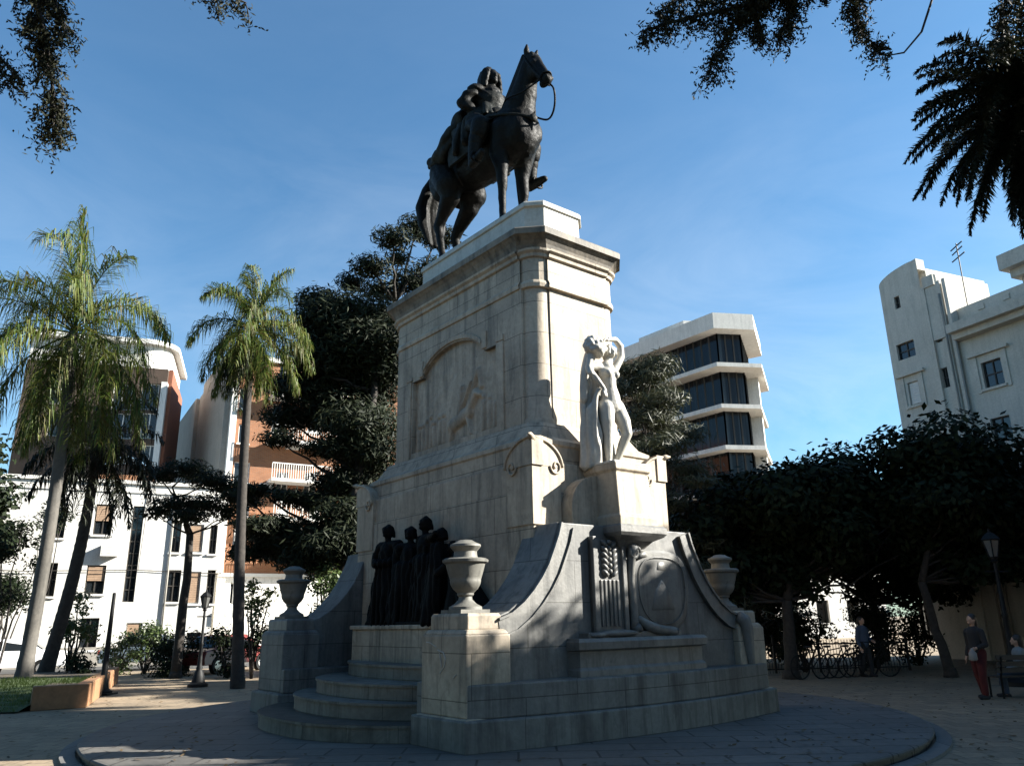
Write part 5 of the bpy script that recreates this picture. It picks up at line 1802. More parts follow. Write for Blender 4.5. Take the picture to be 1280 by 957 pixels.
# ------ palms
def frond(mb, base, az, el, L, rng, droop=1.0, lw=0.035, ll=0.6, hang=0.6, n=34, rach=0.03, mbr=None):
    """feather frond: arching rachis and two rows of leaflets"""
    d = Vector((math.cos(az) * math.cos(el), math.sin(az) * math.cos(el), math.sin(el)))
    side = Vector((-math.sin(az), math.cos(az), 0))
    pts = []
    p = Vector(base)
    v = d.copy()
    m_ = 14
    for i in range(m_ + 1):
        pts.append(p.copy())
        p = p + v * (L / m_)
        v = (v + Vector((0, 0, -droop * (0.06 + 0.16 * i / m_)))).normalized()
    (mbr or mb).tube(pts, [rach * (1 - 0.85 * i / m_) for i in range(m_ + 1)], 4)
    for i in range(n):
        t = 0.12 + 0.88 * (i + rng.random()) / n
        x = t * m_
        k = min(int(x), m_ - 1)
        c = pts[k].lerp(pts[k + 1], x - k)
        tg = (pts[k + 1] - pts[k]).normalized()
        s_ = side
        up = s_.cross(tg)
        ln = ll * math.sin(PI * min(1, 0.12 + 0.85 * t)) ** 0.6 * rng.uniform(0.55, 1.25)
        for sg in (-1, 1):
            if rng.random() < 0.10:
                continue
            a = (s_ * sg * rng.uniform(0.35, 1.0) + tg * rng.uniform(0.2, 0.9) + up * rng.uniform(-0.5, 0.6)).normalized()
            e1 = c + a * ln * 0.45
            a2 = (a + Vector((rng.uniform(-.2, .2), rng.uniform(-.2, .2), -hang * rng.uniform(0.4, 2.0)))).normalized()
            e2 = e1 + a2 * ln * 0.55
            wv = a.cross(Vector((rng.uniform(-.3, .3), rng.uniform(-.3, .3), 1))).normalized() * lw * 0.5
            q = len(mb.v)
            mb.v.extend([tuple(c - wv * 0.6), tuple(c + wv * 0.6), tuple(e1 + wv), tuple(e1 - wv), tuple(e2)])
            mb.f.extend([(q, q + 1, q + 2, q + 3), (q + 3, q + 2, q + 4)])


def palm(name, label, base, top, r0, r1, nf, L, mat, seed, droop=1.0, hang=0.7, ll=0.6, lw=0.04, els=(80, -25), group=None, bend=0.0, n=34, skirt=0, bark=None):
    rng = random.Random(seed)
    base, top = Vector(base), Vector(top)
    t = thing(name, label, 'palm tree', base, 0, group)
    q = top - base
    mb = MB()
    pts, rr = [], []
    for i in range(61):
        s = i / 60
        p = q * s + Vector((bend * math.sin(PI * s), 0, 0))
        pts.append(p)
        rr.append((r0 + (r1 - r0) * s) * (1 + 0.25 * max(0, 0.08 - s) / 0.08) * (1.0 + 0.05 * (i % 2) + rng.uniform(-0.03, 0.03)))
    mb.tube(pts, rr, 12)
    mb.build('trunk', bark or M['palm_bark'], t, True, 50)
    cm = MB()
    for i in range(nf):
        f = (i + 0.5) / nf
        el = rad(els[0] + (els[1] - els[0]) * f + rng.uniform(-8, 8))
        az = i * 2.399 + rng.uniform(-0.25, 0.25)
        frond(cm, q + Vector((0, 0, 0.1 - 0.25 * f)), az, el, L * rng.uniform(0.85, 1.1), rng, droop * rng.uniform(0.6, 1.35), lw, ll, hang, n, 0.03)
    cm.build('crown', mat, t, fix=False)
    if skirt:
        sk = MB()
        for i in range(skirt):
            az = rng.uniform(0, 2 * PI)
            frond(sk, q + Vector((0, 0, -0.35)), az, rad(rng.uniform(-55, -25)), L * 0.7, rng, 0.8, lw, ll * 0.8, hang, n, 0.03)
        sk.build('dead_fronds', M['palm_dark'], t, fix=False)
    return t


b = at(36, 800, 24.0)
b.z = GZ + 0.3
tp = at(92, 415, 24.0)
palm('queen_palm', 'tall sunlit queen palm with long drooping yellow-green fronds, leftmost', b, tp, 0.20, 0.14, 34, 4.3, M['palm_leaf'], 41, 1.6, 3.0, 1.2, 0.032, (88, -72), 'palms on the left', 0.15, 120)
b = at(62, 800, 27.0)
b.z = GZ + 0.3
tp = at(122, 560, 27.0)
palm('queen_palm', 'shorter dark palm leaning right beside the tall leftmost palm', b, tp, 0.22, 0.15, 26, 3.0, M['palm_dark'], 42, 1.5, 1.6, 0.8, 0.05, (75, -55), 'palms on the left', 0.2, 60, 0, M['bark'])  # fronds in a darker leaf colour that stands in for shade
b = ground_at(297, 860)
tp = at(316, 412, b.y)
palm('queen_palm', 'slim palm with a dark straight trunk and arching green fronds just left of the monument', b, tp, 0.18, 0.11, 30, 2.6, M['palm_leaf'], 43, 1.55, 2.6, 0.8, 0.03, (88, -65), 'palms on the left', -0.12, 110, 5, M['bark'])
tp = at(1284, 128, 20.0)
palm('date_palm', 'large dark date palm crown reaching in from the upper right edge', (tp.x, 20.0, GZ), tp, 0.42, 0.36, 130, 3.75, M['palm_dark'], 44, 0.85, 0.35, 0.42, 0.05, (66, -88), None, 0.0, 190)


# ------ conifer branches hanging in at the top of the picture (their trunks stand just outside it)
def twigs(mb, wood, p, d, L, rng, dens=1.0, leaf=0.05):
    """a hanging spray: thin stem with side twiglets clothed in tiny leaves"""
    p, v = Vector(p), Vector(d).normalized()
    m_ = 7
    pts = []
    for i in range(m_ + 1):
        pts.append(p.copy())
        p = p + v * (L / m_)
        v = (v + Vector((rng.uniform(-.22, .22), rng.uniform(-.22, .22), -0.20))).normalized()
    wood.tube(pts, [0.007 * (1 - 0.7 * i / m_) for i in range(m_ + 1)], 4)
    for i in range(int(26 * dens * L / 0.5)):
        t = rng.random() ** 0.8 * m_
        k = min(int(t), m_ - 1)
        c = pts[k].lerp(pts[k + 1], t - k)
        a = Vector((rng.gauss(0, 1), rng.gauss(0, 1), rng.gauss(-0.5, 0.8))).normalized()
        ln = rng.uniform(0.05, 0.16)
        for j in range(5):
            cc = c + a * ln * (j + 1) / 5 + Vector((rng.uniform(-1, 1), rng.uniform(-1, 1), rng.uniform(-1, 1))) * 0.008
            leaf_quads(mb, cc, Vector((rng.gauss(0, 1), rng.gauss(0, 1), rng.gauss(0, 1))), leaf * rng.uniform(0.6, 1.2), leaf * 0.32, rng)


def branch_tree(label, base, h, r, branches, seed, crown=None):
    rng = random.Random(seed)
    t = thing('cypress_tree', label, 'tree', base, 0, 'conifers overhanging the top of the view')
    wood, lf = MB(), MB()
    base = Vector(base)
    wood.tube([(0, 0, -0.1), (0.05, 0, h * 0.5), (0, 0, h)], [r, r * 0.8, r * 0.25], 10)
    for pts, dens, spray, rb in branches:
        P_ = [Vector(p) - base for p in pts]
        root = Vector((0, 0, max(2.0, P_[0].z + 0.6)))
        full = [root, root.lerp(P_[0], 0.5) + Vector((0, 0, 0.35))] + P_
        wood.tube(full, [rb * (1 - 0.85 * i / (len(full) - 1)) for i in range(len(full))], 6)
        for a, b_ in zip(full[1:-1], full[2:]):
            n_ = int(dens * (b_ - a).length / 0.019)
            for _ in range(n_):
                c = a.lerp(b_, rng.random())
                d = (b_ - a).normalized() * 0.5 + Vector((rng.gauss(0, .7), rng.gauss(0, .7), rng.gauss(-0.45, .4)))
                twigs(lf, wood, c, d, spray * rng.uniform(0.5, 1.15), rng)
    wood.build('trunk', M['bark'], t, True)
    lf.build('foliage', M['cypress'], t, fix=False)
    if crown:
        cm = MB()
        cloud(cm, crown, 300, 0.2, 0.06, rng, 0.2, 0.2)
        cm.build('crown', M['cypress'], t, fix=False)
    return t


def A_(px, py, Y):
    return at(px, py, Y)


Yb = 5.2
branch_tree('dark conifer overhanging the upper left corner with one hanging branch', (-5.6, 4.2, GZ), 9.5, 0.3,
            [([A_(-40, -80, Yb), A_(40, -20, Yb), A_(58, 50, Yb), A_(66, 110, Yb), A_(68, 165, Yb)], 1.0, 0.26, 0.045),
             ([A_(-60, 20, Yb), A_(-10, 60, Yb), A_(22, 95, Yb)], 0.8, 0.2, 0.02),
             ([A_(60, -120, Yb), A_(180, -60, Yb), A_(262, -18, Yb), A_(308, 4, Yb)], 0.45, 0.22, 0.03),
             ([A_(20, -50, Yb), A_(70, 0, Yb), A_(84, 40, Yb)], 0.8, 0.22, 0.02)], 51,
            [((0, 0, 8.2), (1.8, 1.8, 1.6)), ((-0.6, -0.8, 6.2), (1.5, 1.5, 1.2))])
Yb = 5.8
branch_tree('dark conifer overhanging the top right of the view with drooping sprays', (6.2, 3.6, GZ), 10.5, 0.32,
            [([A_(1240, -110, Yb), A_(1120, -50, Yb), A_(1010, -15, Yb), A_(920, 10, Yb), A_(850, 25, Yb), A_(800, 40, Yb)], 0.75, 0.20, 0.05),
             ([A_(960, -10, Yb), A_(915, 30, Yb), A_(893, 70, Yb), A_(885, 92, Yb)], 1.0, 0.20, 0.018),
             ([A_(1000, -20, Yb), A_(985, 20, Yb), A_(975, 48, Yb)], 1.1, 0.18, 0.014),
             ([A_(1100, -50, Yb), A_(1062, 5, Yb), A_(1080, 45, Yb), A_(1105, 66, Yb)], 1.1, 0.17, 0.016),
             ([A_(900, 5, Yb), A_(860, -5, Yb), A_(815, 18, Yb)], 0.9, 0.17, 0.012),
             ([A_(940, -5, Yb), A_(945, 25, Yb), A_(950, 50, Yb)], 1.0, 0.18, 0.012),
             ([A_(1300, -60, Yb), A_(1262, -20, Yb), A_(1250, 25, Yb), A_(1258, 55, Yb)], 1.1, 0.18, 0.02)], 52,
            [((0, 0, 9.0), (2.0, 2.0, 1.8)), ((0.8, -0.8, 6.8), (1.7, 1.7, 1.3))])
# one bare curved twig beside the sprays
mb = MB()
c_ = [c for c in bpy.data.objects if c.name.startswith('cypress_tree')][-1]
for o in bpy.data.objects:
    if o.name.startswith('cypress_tree') and 'top right' in o.get('label', ''):
        c_ = o
off = Vector(c_.location)
mb.tube([A_(1175, -60, Yb) - off, A_(1165, 0, Yb) - off, A_(1152, 40, Yb) - off, A_(1130, 66, Yb) - off, A_(1108, 70, Yb) - off], [0.014, 0.011, 0.010, 0.008, 0.005], 6)
mb.build('bare_twig', M['bark'], c_, True)


# ------ planter, lawn, shrubs
def cut_prism(mb, pts, z0, z1):
    return mb.prism(pts, z0, z1)


c0 = ground_at(108, 884)
c1 = c0 + Vector((-0.95, -0.62, 0))
c2 = c0 + Vector((-3.4, 8.5, 0))
d1, d2 = (c1 - c0).normalized(), (c2 - c0).normalized()
pl = thing('planter', 'low orange brick planter wall at the left, holding the palms', 'planter', (c0.x, c0.y, GZ))
L1 = (c1 - c0).length
mb = MB()
A = [Vector((0, 0, 0)), d1 * L1, d1 * L1 + d2 * 9, d2 * 9]
inn = [d1 * 0.25 + d2 * 0.25, d1 * (L1 - 0.25) + d2 * 0.25]
def quadbox(mb, a, b, w, z0, z1):
    a, b = Vector(a), Vector(b)
    nn_ = (b - a).normalized().cross(Vector((0, 0, 1))) * w
    pts = [(a.x, a.y), (b.x, b.y), ((b + nn_).x, (b + nn_).y), ((a + nn_).x, (a + nn_).y)]
    return mb.prism(pts, z0, z1)
quadbox(mb, d1 * L1, Vector((0, 0, 0)), -0.3, 0, 0.52)
quadbox(mb, d2 * 0.3, d2 * 9, -0.3, 0, 0.52)
bevel(mb.build('wall', M['brick'], pl), 0.02)
mb = MB()
far = d1 * (L1 + 8) + d2 * 9.2
so = [d1 * 0.3 + d2 * 0.3, d2 * 9 + d1 * 0.3, far, d1 * (L1 + 8) + d2 * 3.4, d1 * L1 + d2 * 3.4, d1 * L1 + d2 * 0.3]
mb.prism([(p.x, p.y) for p in so], 0.0, 0.44)
mb.build('soil', M['soil'], pl)
# sloping lawn left of it
mb = MB()
q0 = c1 + Vector((0.0, -0.35, 0))
lx = []
nx, ny = 26, 10
for j in range(ny + 1):
    for i in range(nx + 1):
        p = q0 + Vector((-1, 0.02, 0)) * (9.0 * i / nx) + Vector((0, 1, 0)) * (-0.1 + 3.6 * j / ny)
        t = j / ny
        fade = 1.0
        z = GZ + 0.02 + 0.5 * (t ** 0.7) * fade + 0.03 * noise.noise((p.x, p.y, 0))
        lx.append((p.x, p.y, z))
fs = [(j * (nx + 1) + i + 1, j * (nx + 1) + i, (j + 1) * (nx + 1) + i, (j + 1) * (nx + 1) + i + 1) for j in range(ny) for i in range(nx)]
mb.add(lx, fs)
tag(mb.build('lawn', M['turf'], None, True), kind='structure')
gm = MB()
rng = random.Random(61)
for _ in range(14000):
    i, j = rng.uniform(0, nx), rng.uniform(0, ny)
    a = lx[int(j) * (nx + 1) + int(i)]
    p = Vector((min(a[0], q0.x - 0.1) - rng.random() * 0.35, a[1] + rng.random() * 0.3, a[2] - 0.01 + 0.02 * rng.random()))
    h_ = rng.uniform(0.05, 0.13)
    dx, dy = rng.uniform(-.05, .05), rng.uniform(-.05, .05)
    k = len(gm.v)
    gm.v.extend([(p.x - 0.008, p.y, p.z), (p.x + 0.008, p.y, p.z), (p.x + dx, p.y + dy, p.z + h_)])
    gm.f.append((k, k + 1, k + 2))
tag(gm.build('grass', M['grass'], fix=False), kind='stuff', label='short sunlit grass at the lower left', cat='grass')


lm = leaf_mat('fallen_leaf', [(0.07, 0.045, 0.02), (0.12, 0.075, 0.03), (0.05, 0.035, 0.018), (0.14, 0.10, 0.04)], 0.8, 0.0)
fl = MB()
rng = random.Random(77)
for _ in range(2600):
    x, y = rng.uniform(-16, 16), rng.uniform(8.5, 27) if rng.random() < 0.7 else rng.uniform(8.2, 13)
    r_ = math.hypot(x - PC.x, y - PC.y)
    if r_ < 5.0:
        continue
    z = 0.006 if r_ < 6.85 else (GZ + 0.006 if r_ > 7.25 else None)
    if z is None:
        continue
    leaf_quads(fl, Vector((x, y, z + 0.008)), Vector((rng.uniform(-.25, .25), rng.uniform(-.25, .25), 1)), rng.uniform(0.06, 0.14), rng.uniform(0.03, 0.06), rng)
tag(fl.build('fallen_leaves', lm, fix=False), kind='stuff', label='dry fallen leaves scattered over the paving', cat='leaves')


def shrub(label, px, py, Y, rx, rz, mat, seed, per=900, l=0.16, w=0.07, name='shrub'):
    p = at(px, py, Y)
    rng = random.Random(seed)
    t = thing(name, label, 'shrub', (p.x, Y, GZ), 0, 'shrubs between the square and the street')
    h_ = max(0.5, p.z - GZ)
    cl = rand_clumps(rng, 0, 0, h_, rx * 0.8, rx * 0.6, rz, 7, rx * 0.35, rx * 0.55)
    mb = MB()
    for c, r in cl:
        limb(mb, (0, 0, 0), c, 0.05, 0.012, rng)
    mb.build('stem', M['bark'], t, True)
    cm = MB()
    cloud(cm, cl, per, l, w, rng, 0.4, 0.1)
    cm.build('foliage', mat, t, fix=False)
    return t


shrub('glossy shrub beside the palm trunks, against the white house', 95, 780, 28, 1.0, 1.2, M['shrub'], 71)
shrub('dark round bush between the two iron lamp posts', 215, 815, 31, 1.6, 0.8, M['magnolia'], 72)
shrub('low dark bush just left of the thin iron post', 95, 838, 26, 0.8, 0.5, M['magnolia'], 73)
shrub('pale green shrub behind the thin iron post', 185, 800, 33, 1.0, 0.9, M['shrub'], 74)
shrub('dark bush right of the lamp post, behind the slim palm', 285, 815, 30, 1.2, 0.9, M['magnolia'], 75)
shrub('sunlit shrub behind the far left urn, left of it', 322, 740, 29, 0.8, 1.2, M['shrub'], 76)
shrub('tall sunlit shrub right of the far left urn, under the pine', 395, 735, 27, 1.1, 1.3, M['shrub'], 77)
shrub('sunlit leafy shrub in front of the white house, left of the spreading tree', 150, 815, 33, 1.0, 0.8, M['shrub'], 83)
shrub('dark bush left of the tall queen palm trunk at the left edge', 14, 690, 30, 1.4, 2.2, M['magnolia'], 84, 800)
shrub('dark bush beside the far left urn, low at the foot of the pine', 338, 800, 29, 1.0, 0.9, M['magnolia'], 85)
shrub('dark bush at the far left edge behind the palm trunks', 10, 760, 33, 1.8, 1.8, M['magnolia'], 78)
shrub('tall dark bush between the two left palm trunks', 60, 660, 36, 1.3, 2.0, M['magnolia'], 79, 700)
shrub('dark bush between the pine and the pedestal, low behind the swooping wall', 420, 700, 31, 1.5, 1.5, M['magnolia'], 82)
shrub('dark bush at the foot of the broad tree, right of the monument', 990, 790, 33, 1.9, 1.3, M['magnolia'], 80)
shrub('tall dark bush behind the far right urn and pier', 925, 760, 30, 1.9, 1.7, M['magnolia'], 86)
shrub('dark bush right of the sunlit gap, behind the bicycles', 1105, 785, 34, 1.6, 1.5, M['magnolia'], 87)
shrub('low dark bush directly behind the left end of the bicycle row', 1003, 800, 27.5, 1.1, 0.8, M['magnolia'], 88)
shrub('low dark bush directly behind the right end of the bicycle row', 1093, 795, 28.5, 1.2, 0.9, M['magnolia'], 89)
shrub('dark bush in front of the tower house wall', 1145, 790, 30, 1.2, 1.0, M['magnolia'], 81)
# ================================================================== street furniture, cars, people
gp = ground_at(247, 858)
lp = thing('street_lamp', 'old iron lamp post with a lantern, left of the monument beside the slim palm', 'street lamp', (gp.x, gp.y, GZ), 0, 'iron lamp posts round the square')
ht = at(258, 738, gp.y).z - GZ
mb = MB()
mb.lathe([(0.30, 0), (0.30, 0.08), (0.20, 0.14), (0.17, 0.30), (0.13, 0.42), (0.09, 0.50), (0.10, 0.55), (0.07, 0.62), (0.05, 1.2), (0.065, 1.25), (0.045, 1.3), (0.035, ht - 0.62), (0.07, ht - 0.58), (0.03, ht - 0.52)], n=14)
mb.build('post', M['iron'], lp, True, 40)
mb = MB()
mb.tube([(-0.22, 0, ht - 0.78), (0.22, 0, ht - 0.78)], 0.018, 6)
mb.build('ladder_bar', M['iron'], lp)
mb = MB()
hexp = lambda r, z: [(r * math.cos(PI / 3 * i), r * math.sin(PI / 3 * i), z) for i in range(6)]
mb.loft([hexp(0.08, ht - 0.54), hexp(0.09, ht - 0.50)])
for i in range(6):
    c, s = math.cos(PI / 3 * i), math.sin(PI / 3 * i)
    mb.tube([(0.085 * c, 0.085 * s, ht - 0.5), (0.165 * c, 0.165 * s, ht - 0.18)], 0.012, 5)
mb.loft([hexp(0.18, ht - 0.19), hexp(0.19, ht - 0.17), hexp(0.09, ht - 0.06), hexp(0.03, ht - 0.03), hexp(0.02, ht + 0.04)])
o = mb.build('lantern', M['iron'], lp)
m, nt, bs = nm('lamp_glass')
bs.inputs['Base Color'].default_value = (0.2, 0.2, 0.19, 1)
bs.inputs['Roughness'].default_value = 0.15
bs.inputs['Transmission Weight'].default_value = 0.5
M['lamp_glass'] = m
mb = MB()
mb.loft([hexp(0.078, ht - 0.497), hexp(0.155, ht - 0.195)])
mb.build('lamp_pane', M['lamp_glass'], o)
c = copy_tree(lp)
g2 = ground_at(1262, 858)
g2 = at(1262, 800, 21.0)
c.location = (g2.x, 21.0, GZ)
c.scale = (1.35, 1.35, 1.35)
c['label'] = 'tall iron lamp post with a lantern in deep shade near the right edge'

gp = ground_at(127, 868)
po = thing('iron_post', 'thin dark tapering iron post with a heavy foot at the left', 'post', (gp.x, gp.y, GZ))
ht = at(139, 741, gp.y).z - GZ
mb = MB()
mb.lathe([(0.26, 0), (0.26, 0.10), (0.16, 0.16), (0.13, 0.36), (0.085, 0.46), (0.075, 1.0), (0.055, ht * 0.7), (0.045, ht), (0.0, ht + 0.02)], n=14)
mb.build('shaft', M['iron'], po, True, 40)
mb = MB()
mb.box(-0.30, 0.30, -0.30, 0.30, -0.02, 0.05)
mb.build('foot', M['iron'], po)


def car(label, loc, rz, paint, lights=False):
    t = thing('parked_car', label, 'car', loc, rz, 'cars parked along the street')
    prof = [(-2.05, 0.35), (-2.1, 0.62), (-2.0, 0.86), (-1.35, 0.95), (-0.75, 1.40), (0.55, 1.44), (1.25, 0.98), (2.0, 0.92), (2.1, 0.70), (2.08, 0.35)]
    mb = MB()
    rings = []
    for y, k in ((-0.86, 0.92), (-0.82, 1.0), (0.82, 1.0), (0.86, 0.92)):
        rings.append([(x * (1 if abs(y) < 0.85 else 0.985), y * (0.80 if z > 1.1 else 1.0), 0.35 + (z - 0.35) * (k if z < 1.0 else 0.5 + k * 0.5)) for x, z in prof])
    mb.loft(rings[::-1])
    o = bevel(mb.build('body', paint, t, True, 30), 0.04)
    g = MB()
    for s in (-1, 1):
        yy = s * 0.705
        pts = [(-1.10, 0.99), (-0.70, 1.33), (-0.12, 1.37), (-0.12, 0.99)]
        pts2 = [(-0.04, 0.99), (-0.04, 1.37), (0.50, 1.36), (0.98, 0.99)]
        for q in (pts, pts2):
            A = [(x, s * (0.875 - 0.19 * max(0, (z - 0.95) / 0.45)) * 0.985, z) for x, z in q]
            B = [(x, y_ - s * 0.02, z) for x, y_, z in A]
            g.loft([A, B])
    g.loft([[(1.22, -0.62, 1.0), (1.22, 0.62, 1.0), (0.66, 0.56, 1.40), (0.66, -0.56, 1.40)], [(1.26, -0.62, 1.02), (1.26, 0.62, 1.02), (0.70, 0.56, 1.42), (0.70, -0.56, 1.42)]])
    g.loft([[(-1.32, -0.62, 0.97), (-1.32, 0.62, 0.97), (-0.82, 0.56, 1.38), (-0.82, -0.56, 1.38)], [(-1.36, -0.62, 0.99), (-1.36, 0.62, 0.99), (-0.86, 0.56, 1.40), (-0.86, -0.56, 1.40)]])
    g.build('windows', M['glass'], t)
    for x in (-1.3, 1.3):
        for s in (-1, 1):
            w = MB()
            R_ = Matrix.Rotation(PI / 2, 3, 'X')
            prof_w = [(0.18, -0.09), (0.30, -0.10), (0.33, -0.06), (0.33, 0.06), (0.30, 0.10), (0.18, 0.09)]
            rg = []
            for r, z in prof_w:
                rg.append([(x + r * math.cos(2 * PI * i / 18), s * 0.80 + z, 0.33 + r * math.sin(2 * PI * i / 18)) for i in range(18)])
            w.loft(rg)
            wo = w.build('wheel', M['iron'], t, True, 40)
            h = MB()
            h.loft([[(x + r * math.cos(2 * PI * i / 14), s * (0.80 + y_), 0.33 + r * math.sin(2 * PI * i / 14)) for i in range(14)] for r, y_ in ((0.19, 0.05), (0.18, 0.105), (0.05, 0.11))])
            h.build('rim', M['steel'], wo)
    for s in (-1, 1):
        h = MB()
        h.ball((2.03, s * 0.62, 0.74), (0.08, 0.18, 0.09))
        h.build('headlight', M['lamp_glass'], t, True)
        h = MB()
        h.ball((-2.05, s * 0.66, 0.76), (0.06, 0.13, 0.10))
        h.build('taillight', M['tail'], t, True)
    return t


M['steel'] = plain_mat('steel', (0.5, 0.5, 0.5), 0.35, 0.8)
M['tail'] = plain_mat('tail', (0.5, 0.05, 0.03), 0.3)
M['white_car'] = plain_mat('white_car', (0.75, 0.76, 0.77), 0.25, 0, 0.02)
M['blue_car'] = plain_mat('blue_car', (0.10, 0.13, 0.16), 0.25, 0.2, 0.03)
M['red_car'] = plain_mat('red_car', (0.14, 0.02, 0.015), 0.3, 0, 0.03)
M['grey_car'] = plain_mat('grey_car', (0.25, 0.26, 0.27), 0.25, 0.3, 0.03)
p = at(12, 800, 32.5)
car('white car parked at the far left edge behind the palm trunks', (p.x, 32.5, GZ), rad(25), M['white_car'])
p = at(190, 800, 36.5)
car('dark blue car parked in front of the white house, between the iron posts', (p.x, 36.5, GZ), rad(27), M['blue_car'])
p = at(280, 800, 33.5)
car('dark red car partly hidden behind the lamp post and slim palm', (p.x, 33.5, GZ), rad(70), M['red_car'])
# street
dn = Vector((0.90, 0.44, 0))
nn = Vector((0.44, -0.90, 0))
strip('road', Vector((-22.5, 36.2, 0)), dn, nn, -2.6, 3.6, -60, 26, GZ + 0.004, M['asphalt'])


# ------------------------------------------------------------------ people in the shade on the right
M['skin'] = plain_mat('skin', (0.42, 0.25, 0.17), 0.6, 0, 0.05)
M['hair'] = plain_mat('hair', (0.02, 0.014, 0.01), 0.5)
M['black_cloth'] = plain_mat('black_cloth', (0.018, 0.018, 0.02), 0.9)
M['red_cloth'] = plain_mat('red_cloth', (0.065, 0.007, 0.007), 0.9)
M['white_cloth'] = plain_mat('white_cloth', (0.22, 0.22, 0.215), 0.9)
M['denim'] = plain_mat('denim', (0.05, 0.07, 0.11), 0.9)


def person(label, loc, rz, h, top, legs, pose='stand', hold=None, group=None, cat='person'):
    t = thing('person', label, cat, loc, rz, group)
    k = h / 1.75
    X = Matrix.Scale(k, 4)
    sit = pose == 'sit'
    dz = -0.42 if sit else 0.0
    mb = MB()
    mb.chain([(0, 0, 0.95 + dz), (0, 0, 1.15 + dz), (0, 0, 1.36 + dz)], [0.14, 0.125, 0.14])
    mb.cap((0, -0.15, 1.40 + dz), (0, 0.15, 1.40 + dz), 0.065)
    mb.cap((0, 0, 1.42 + dz), (0.015, 0, 1.54 + dz), 0.055, 0.05)
    mb.ball((0.02, 0, 1.64 + dz), (0.098, 0.078, 0.118))
    mb.ball((0.12, 0, 1.63 + dz), (0.022, 0.017, 0.024))
    mb.ball((0.095, 0, 1.575 + dz), (0.035, 0.035, 0.025))
    for s in (-1, 1):
        mb.ball((0.015, s * 0.08, 1.635 + dz), (0.02, 0.014, 0.032))
        mb.ball((0.105, s * 0.032, 1.655 + dz), (0.012, 0.016, 0.010))
        hip = Vector((0, s * 0.09, 0.93 + dz))
        if sit:
            kn, an = Vector((0.42, s * 0.11, 0.52)), Vector((0.40, s * 0.11, 0.09))
        else:
            kn, an = Vector((0.03 + s * 0.05, s * 0.10, 0.50)), Vector((-0.02 + s * 0.10, s * 0.10, 0.09))
        mb.chain([hip, kn, an], [0.095, 0.062, 0.042])
        mb.chain([an + Vector((-0.03, 0, -0.045)), an + Vector((0.14, 0, -0.055))], [0.045, 0.035])
        sh = Vector((0, s * 0.185, 1.39 + dz))
        if s > 0 and not sit:
            el, wr = Vector((0.0, 0.25, 1.12)), Vector((0.20, 0.16, 1.05))
        elif sit:
            el, wr = Vector((0.08, s * 0.24, 1.12 + dz)), Vector((0.30, s * 0.14, 1.02 + dz))
        else:
            el, wr = Vector((-0.04, s * 0.23, 1.10)), Vector((0.05, s * 0.24, 0.86))
        mb.chain([sh, el, wr], [0.052, 0.042, 0.03])
        dv = (wr - el).normalized()
        hd = wr + dv * 0.05
        mb.ball(hd, (0.045, 0.025, 0.045))
        for j in range(4):
            o_ = Vector((0.0, 0, 0)) + dv.orthogonal().normalized() * (j - 1.5) * 0.02
            mb.chain([hd + o_ + dv * 0.03, hd + o_ + dv * (0.075 + 0.012 * (1.5 - abs(j - 1.5))), hd + o_ + dv * 0.09 + Vector((0.02, 0, -0.02))], [0.010, 0.009, 0.008])
        mb.chain([hd + Vector((0.02, -s * 0.02, 0.01)), hd + Vector((0.05, -s * 0.035, -0.01)) + dv * 0.03], [0.011, 0.009])
    organic('body', mb, 0.0135, M['skin'], t, 1, X)
    mb = MB()
    mb.ball((-0.012, 0, 1.67 + dz), (0.112, 0.094, 0.115))
    mb.cap((-0.05, 0, 1.62 + dz), (-0.075, 0, 1.45 + dz), 0.085, 0.05)
    organic('hair', mb, 0.016, M['hair'], t, 1, X)
    mb = MB()
    mb.chain([(0, 0, 0.97 + dz), (0, 0, 1.15 + dz), (0, 0, 1.37 + dz)], [0.162, 0.145, 0.155])
    mb.cap((0, -0.16, 1.395 + dz), (0, 0.16, 1.395 + dz), 0.078)
    for s in (-1, 1):
        sh = Vector((0, s * 0.185, 1.39 + dz))
        if s > 0 and not sit:
            el, wr = Vector((0.0, 0.25, 1.12)), Vector((0.16, 0.18, 1.065))
        elif sit:
            el, wr = Vector((0.08, s * 0.24, 1.12 + dz)), Vector((0.26, s * 0.16, 1.035 + dz))
        else:
            el, wr = Vector((-0.04, s * 0.23, 1.10)), Vector((0.04, s * 0.238, 0.91))
        mb.chain([sh, el, wr], [0.07, 0.058, 0.046])
    organic('shirt', mb, 0.016, top, t, 2, X)
    mb = MB()
    for s in (-1, 1):
        hip = Vector((0, s * 0.09, 0.95 + dz))
        if sit:
            kn, an = Vector((0.42, s * 0.11, 0.52)), Vector((0.40, s * 0.11, 0.14))
        else:
            kn, an = Vector((0.03 + s * 0.05, s * 0.10, 0.50)), Vector((-0.02 + s * 0.10, s * 0.10, 0.12))
        mb.chain([hip, kn, an], [0.115, 0.082, 0.068])
    mb.ball((0, 0, 0.95 + dz), (0.15, 0.17, 0.12))
    organic('trousers', mb, 0.016, legs, t, 2, X)
    mb = MB()
    for s in (-1, 1):
        an = Vector((0.40, s * 0.11, 0.09)) if sit else Vector((-0.02 + s * 0.10, s * 0.10, 0.09))
        mb.chain([an + Vector((-0.04, 0, -0.042)), an + Vector((0.15, 0, -0.05))], [0.056, 0.044])
    organic('shoes', mb, 0.014, M['black_cloth'], t, 1, X)
    return t


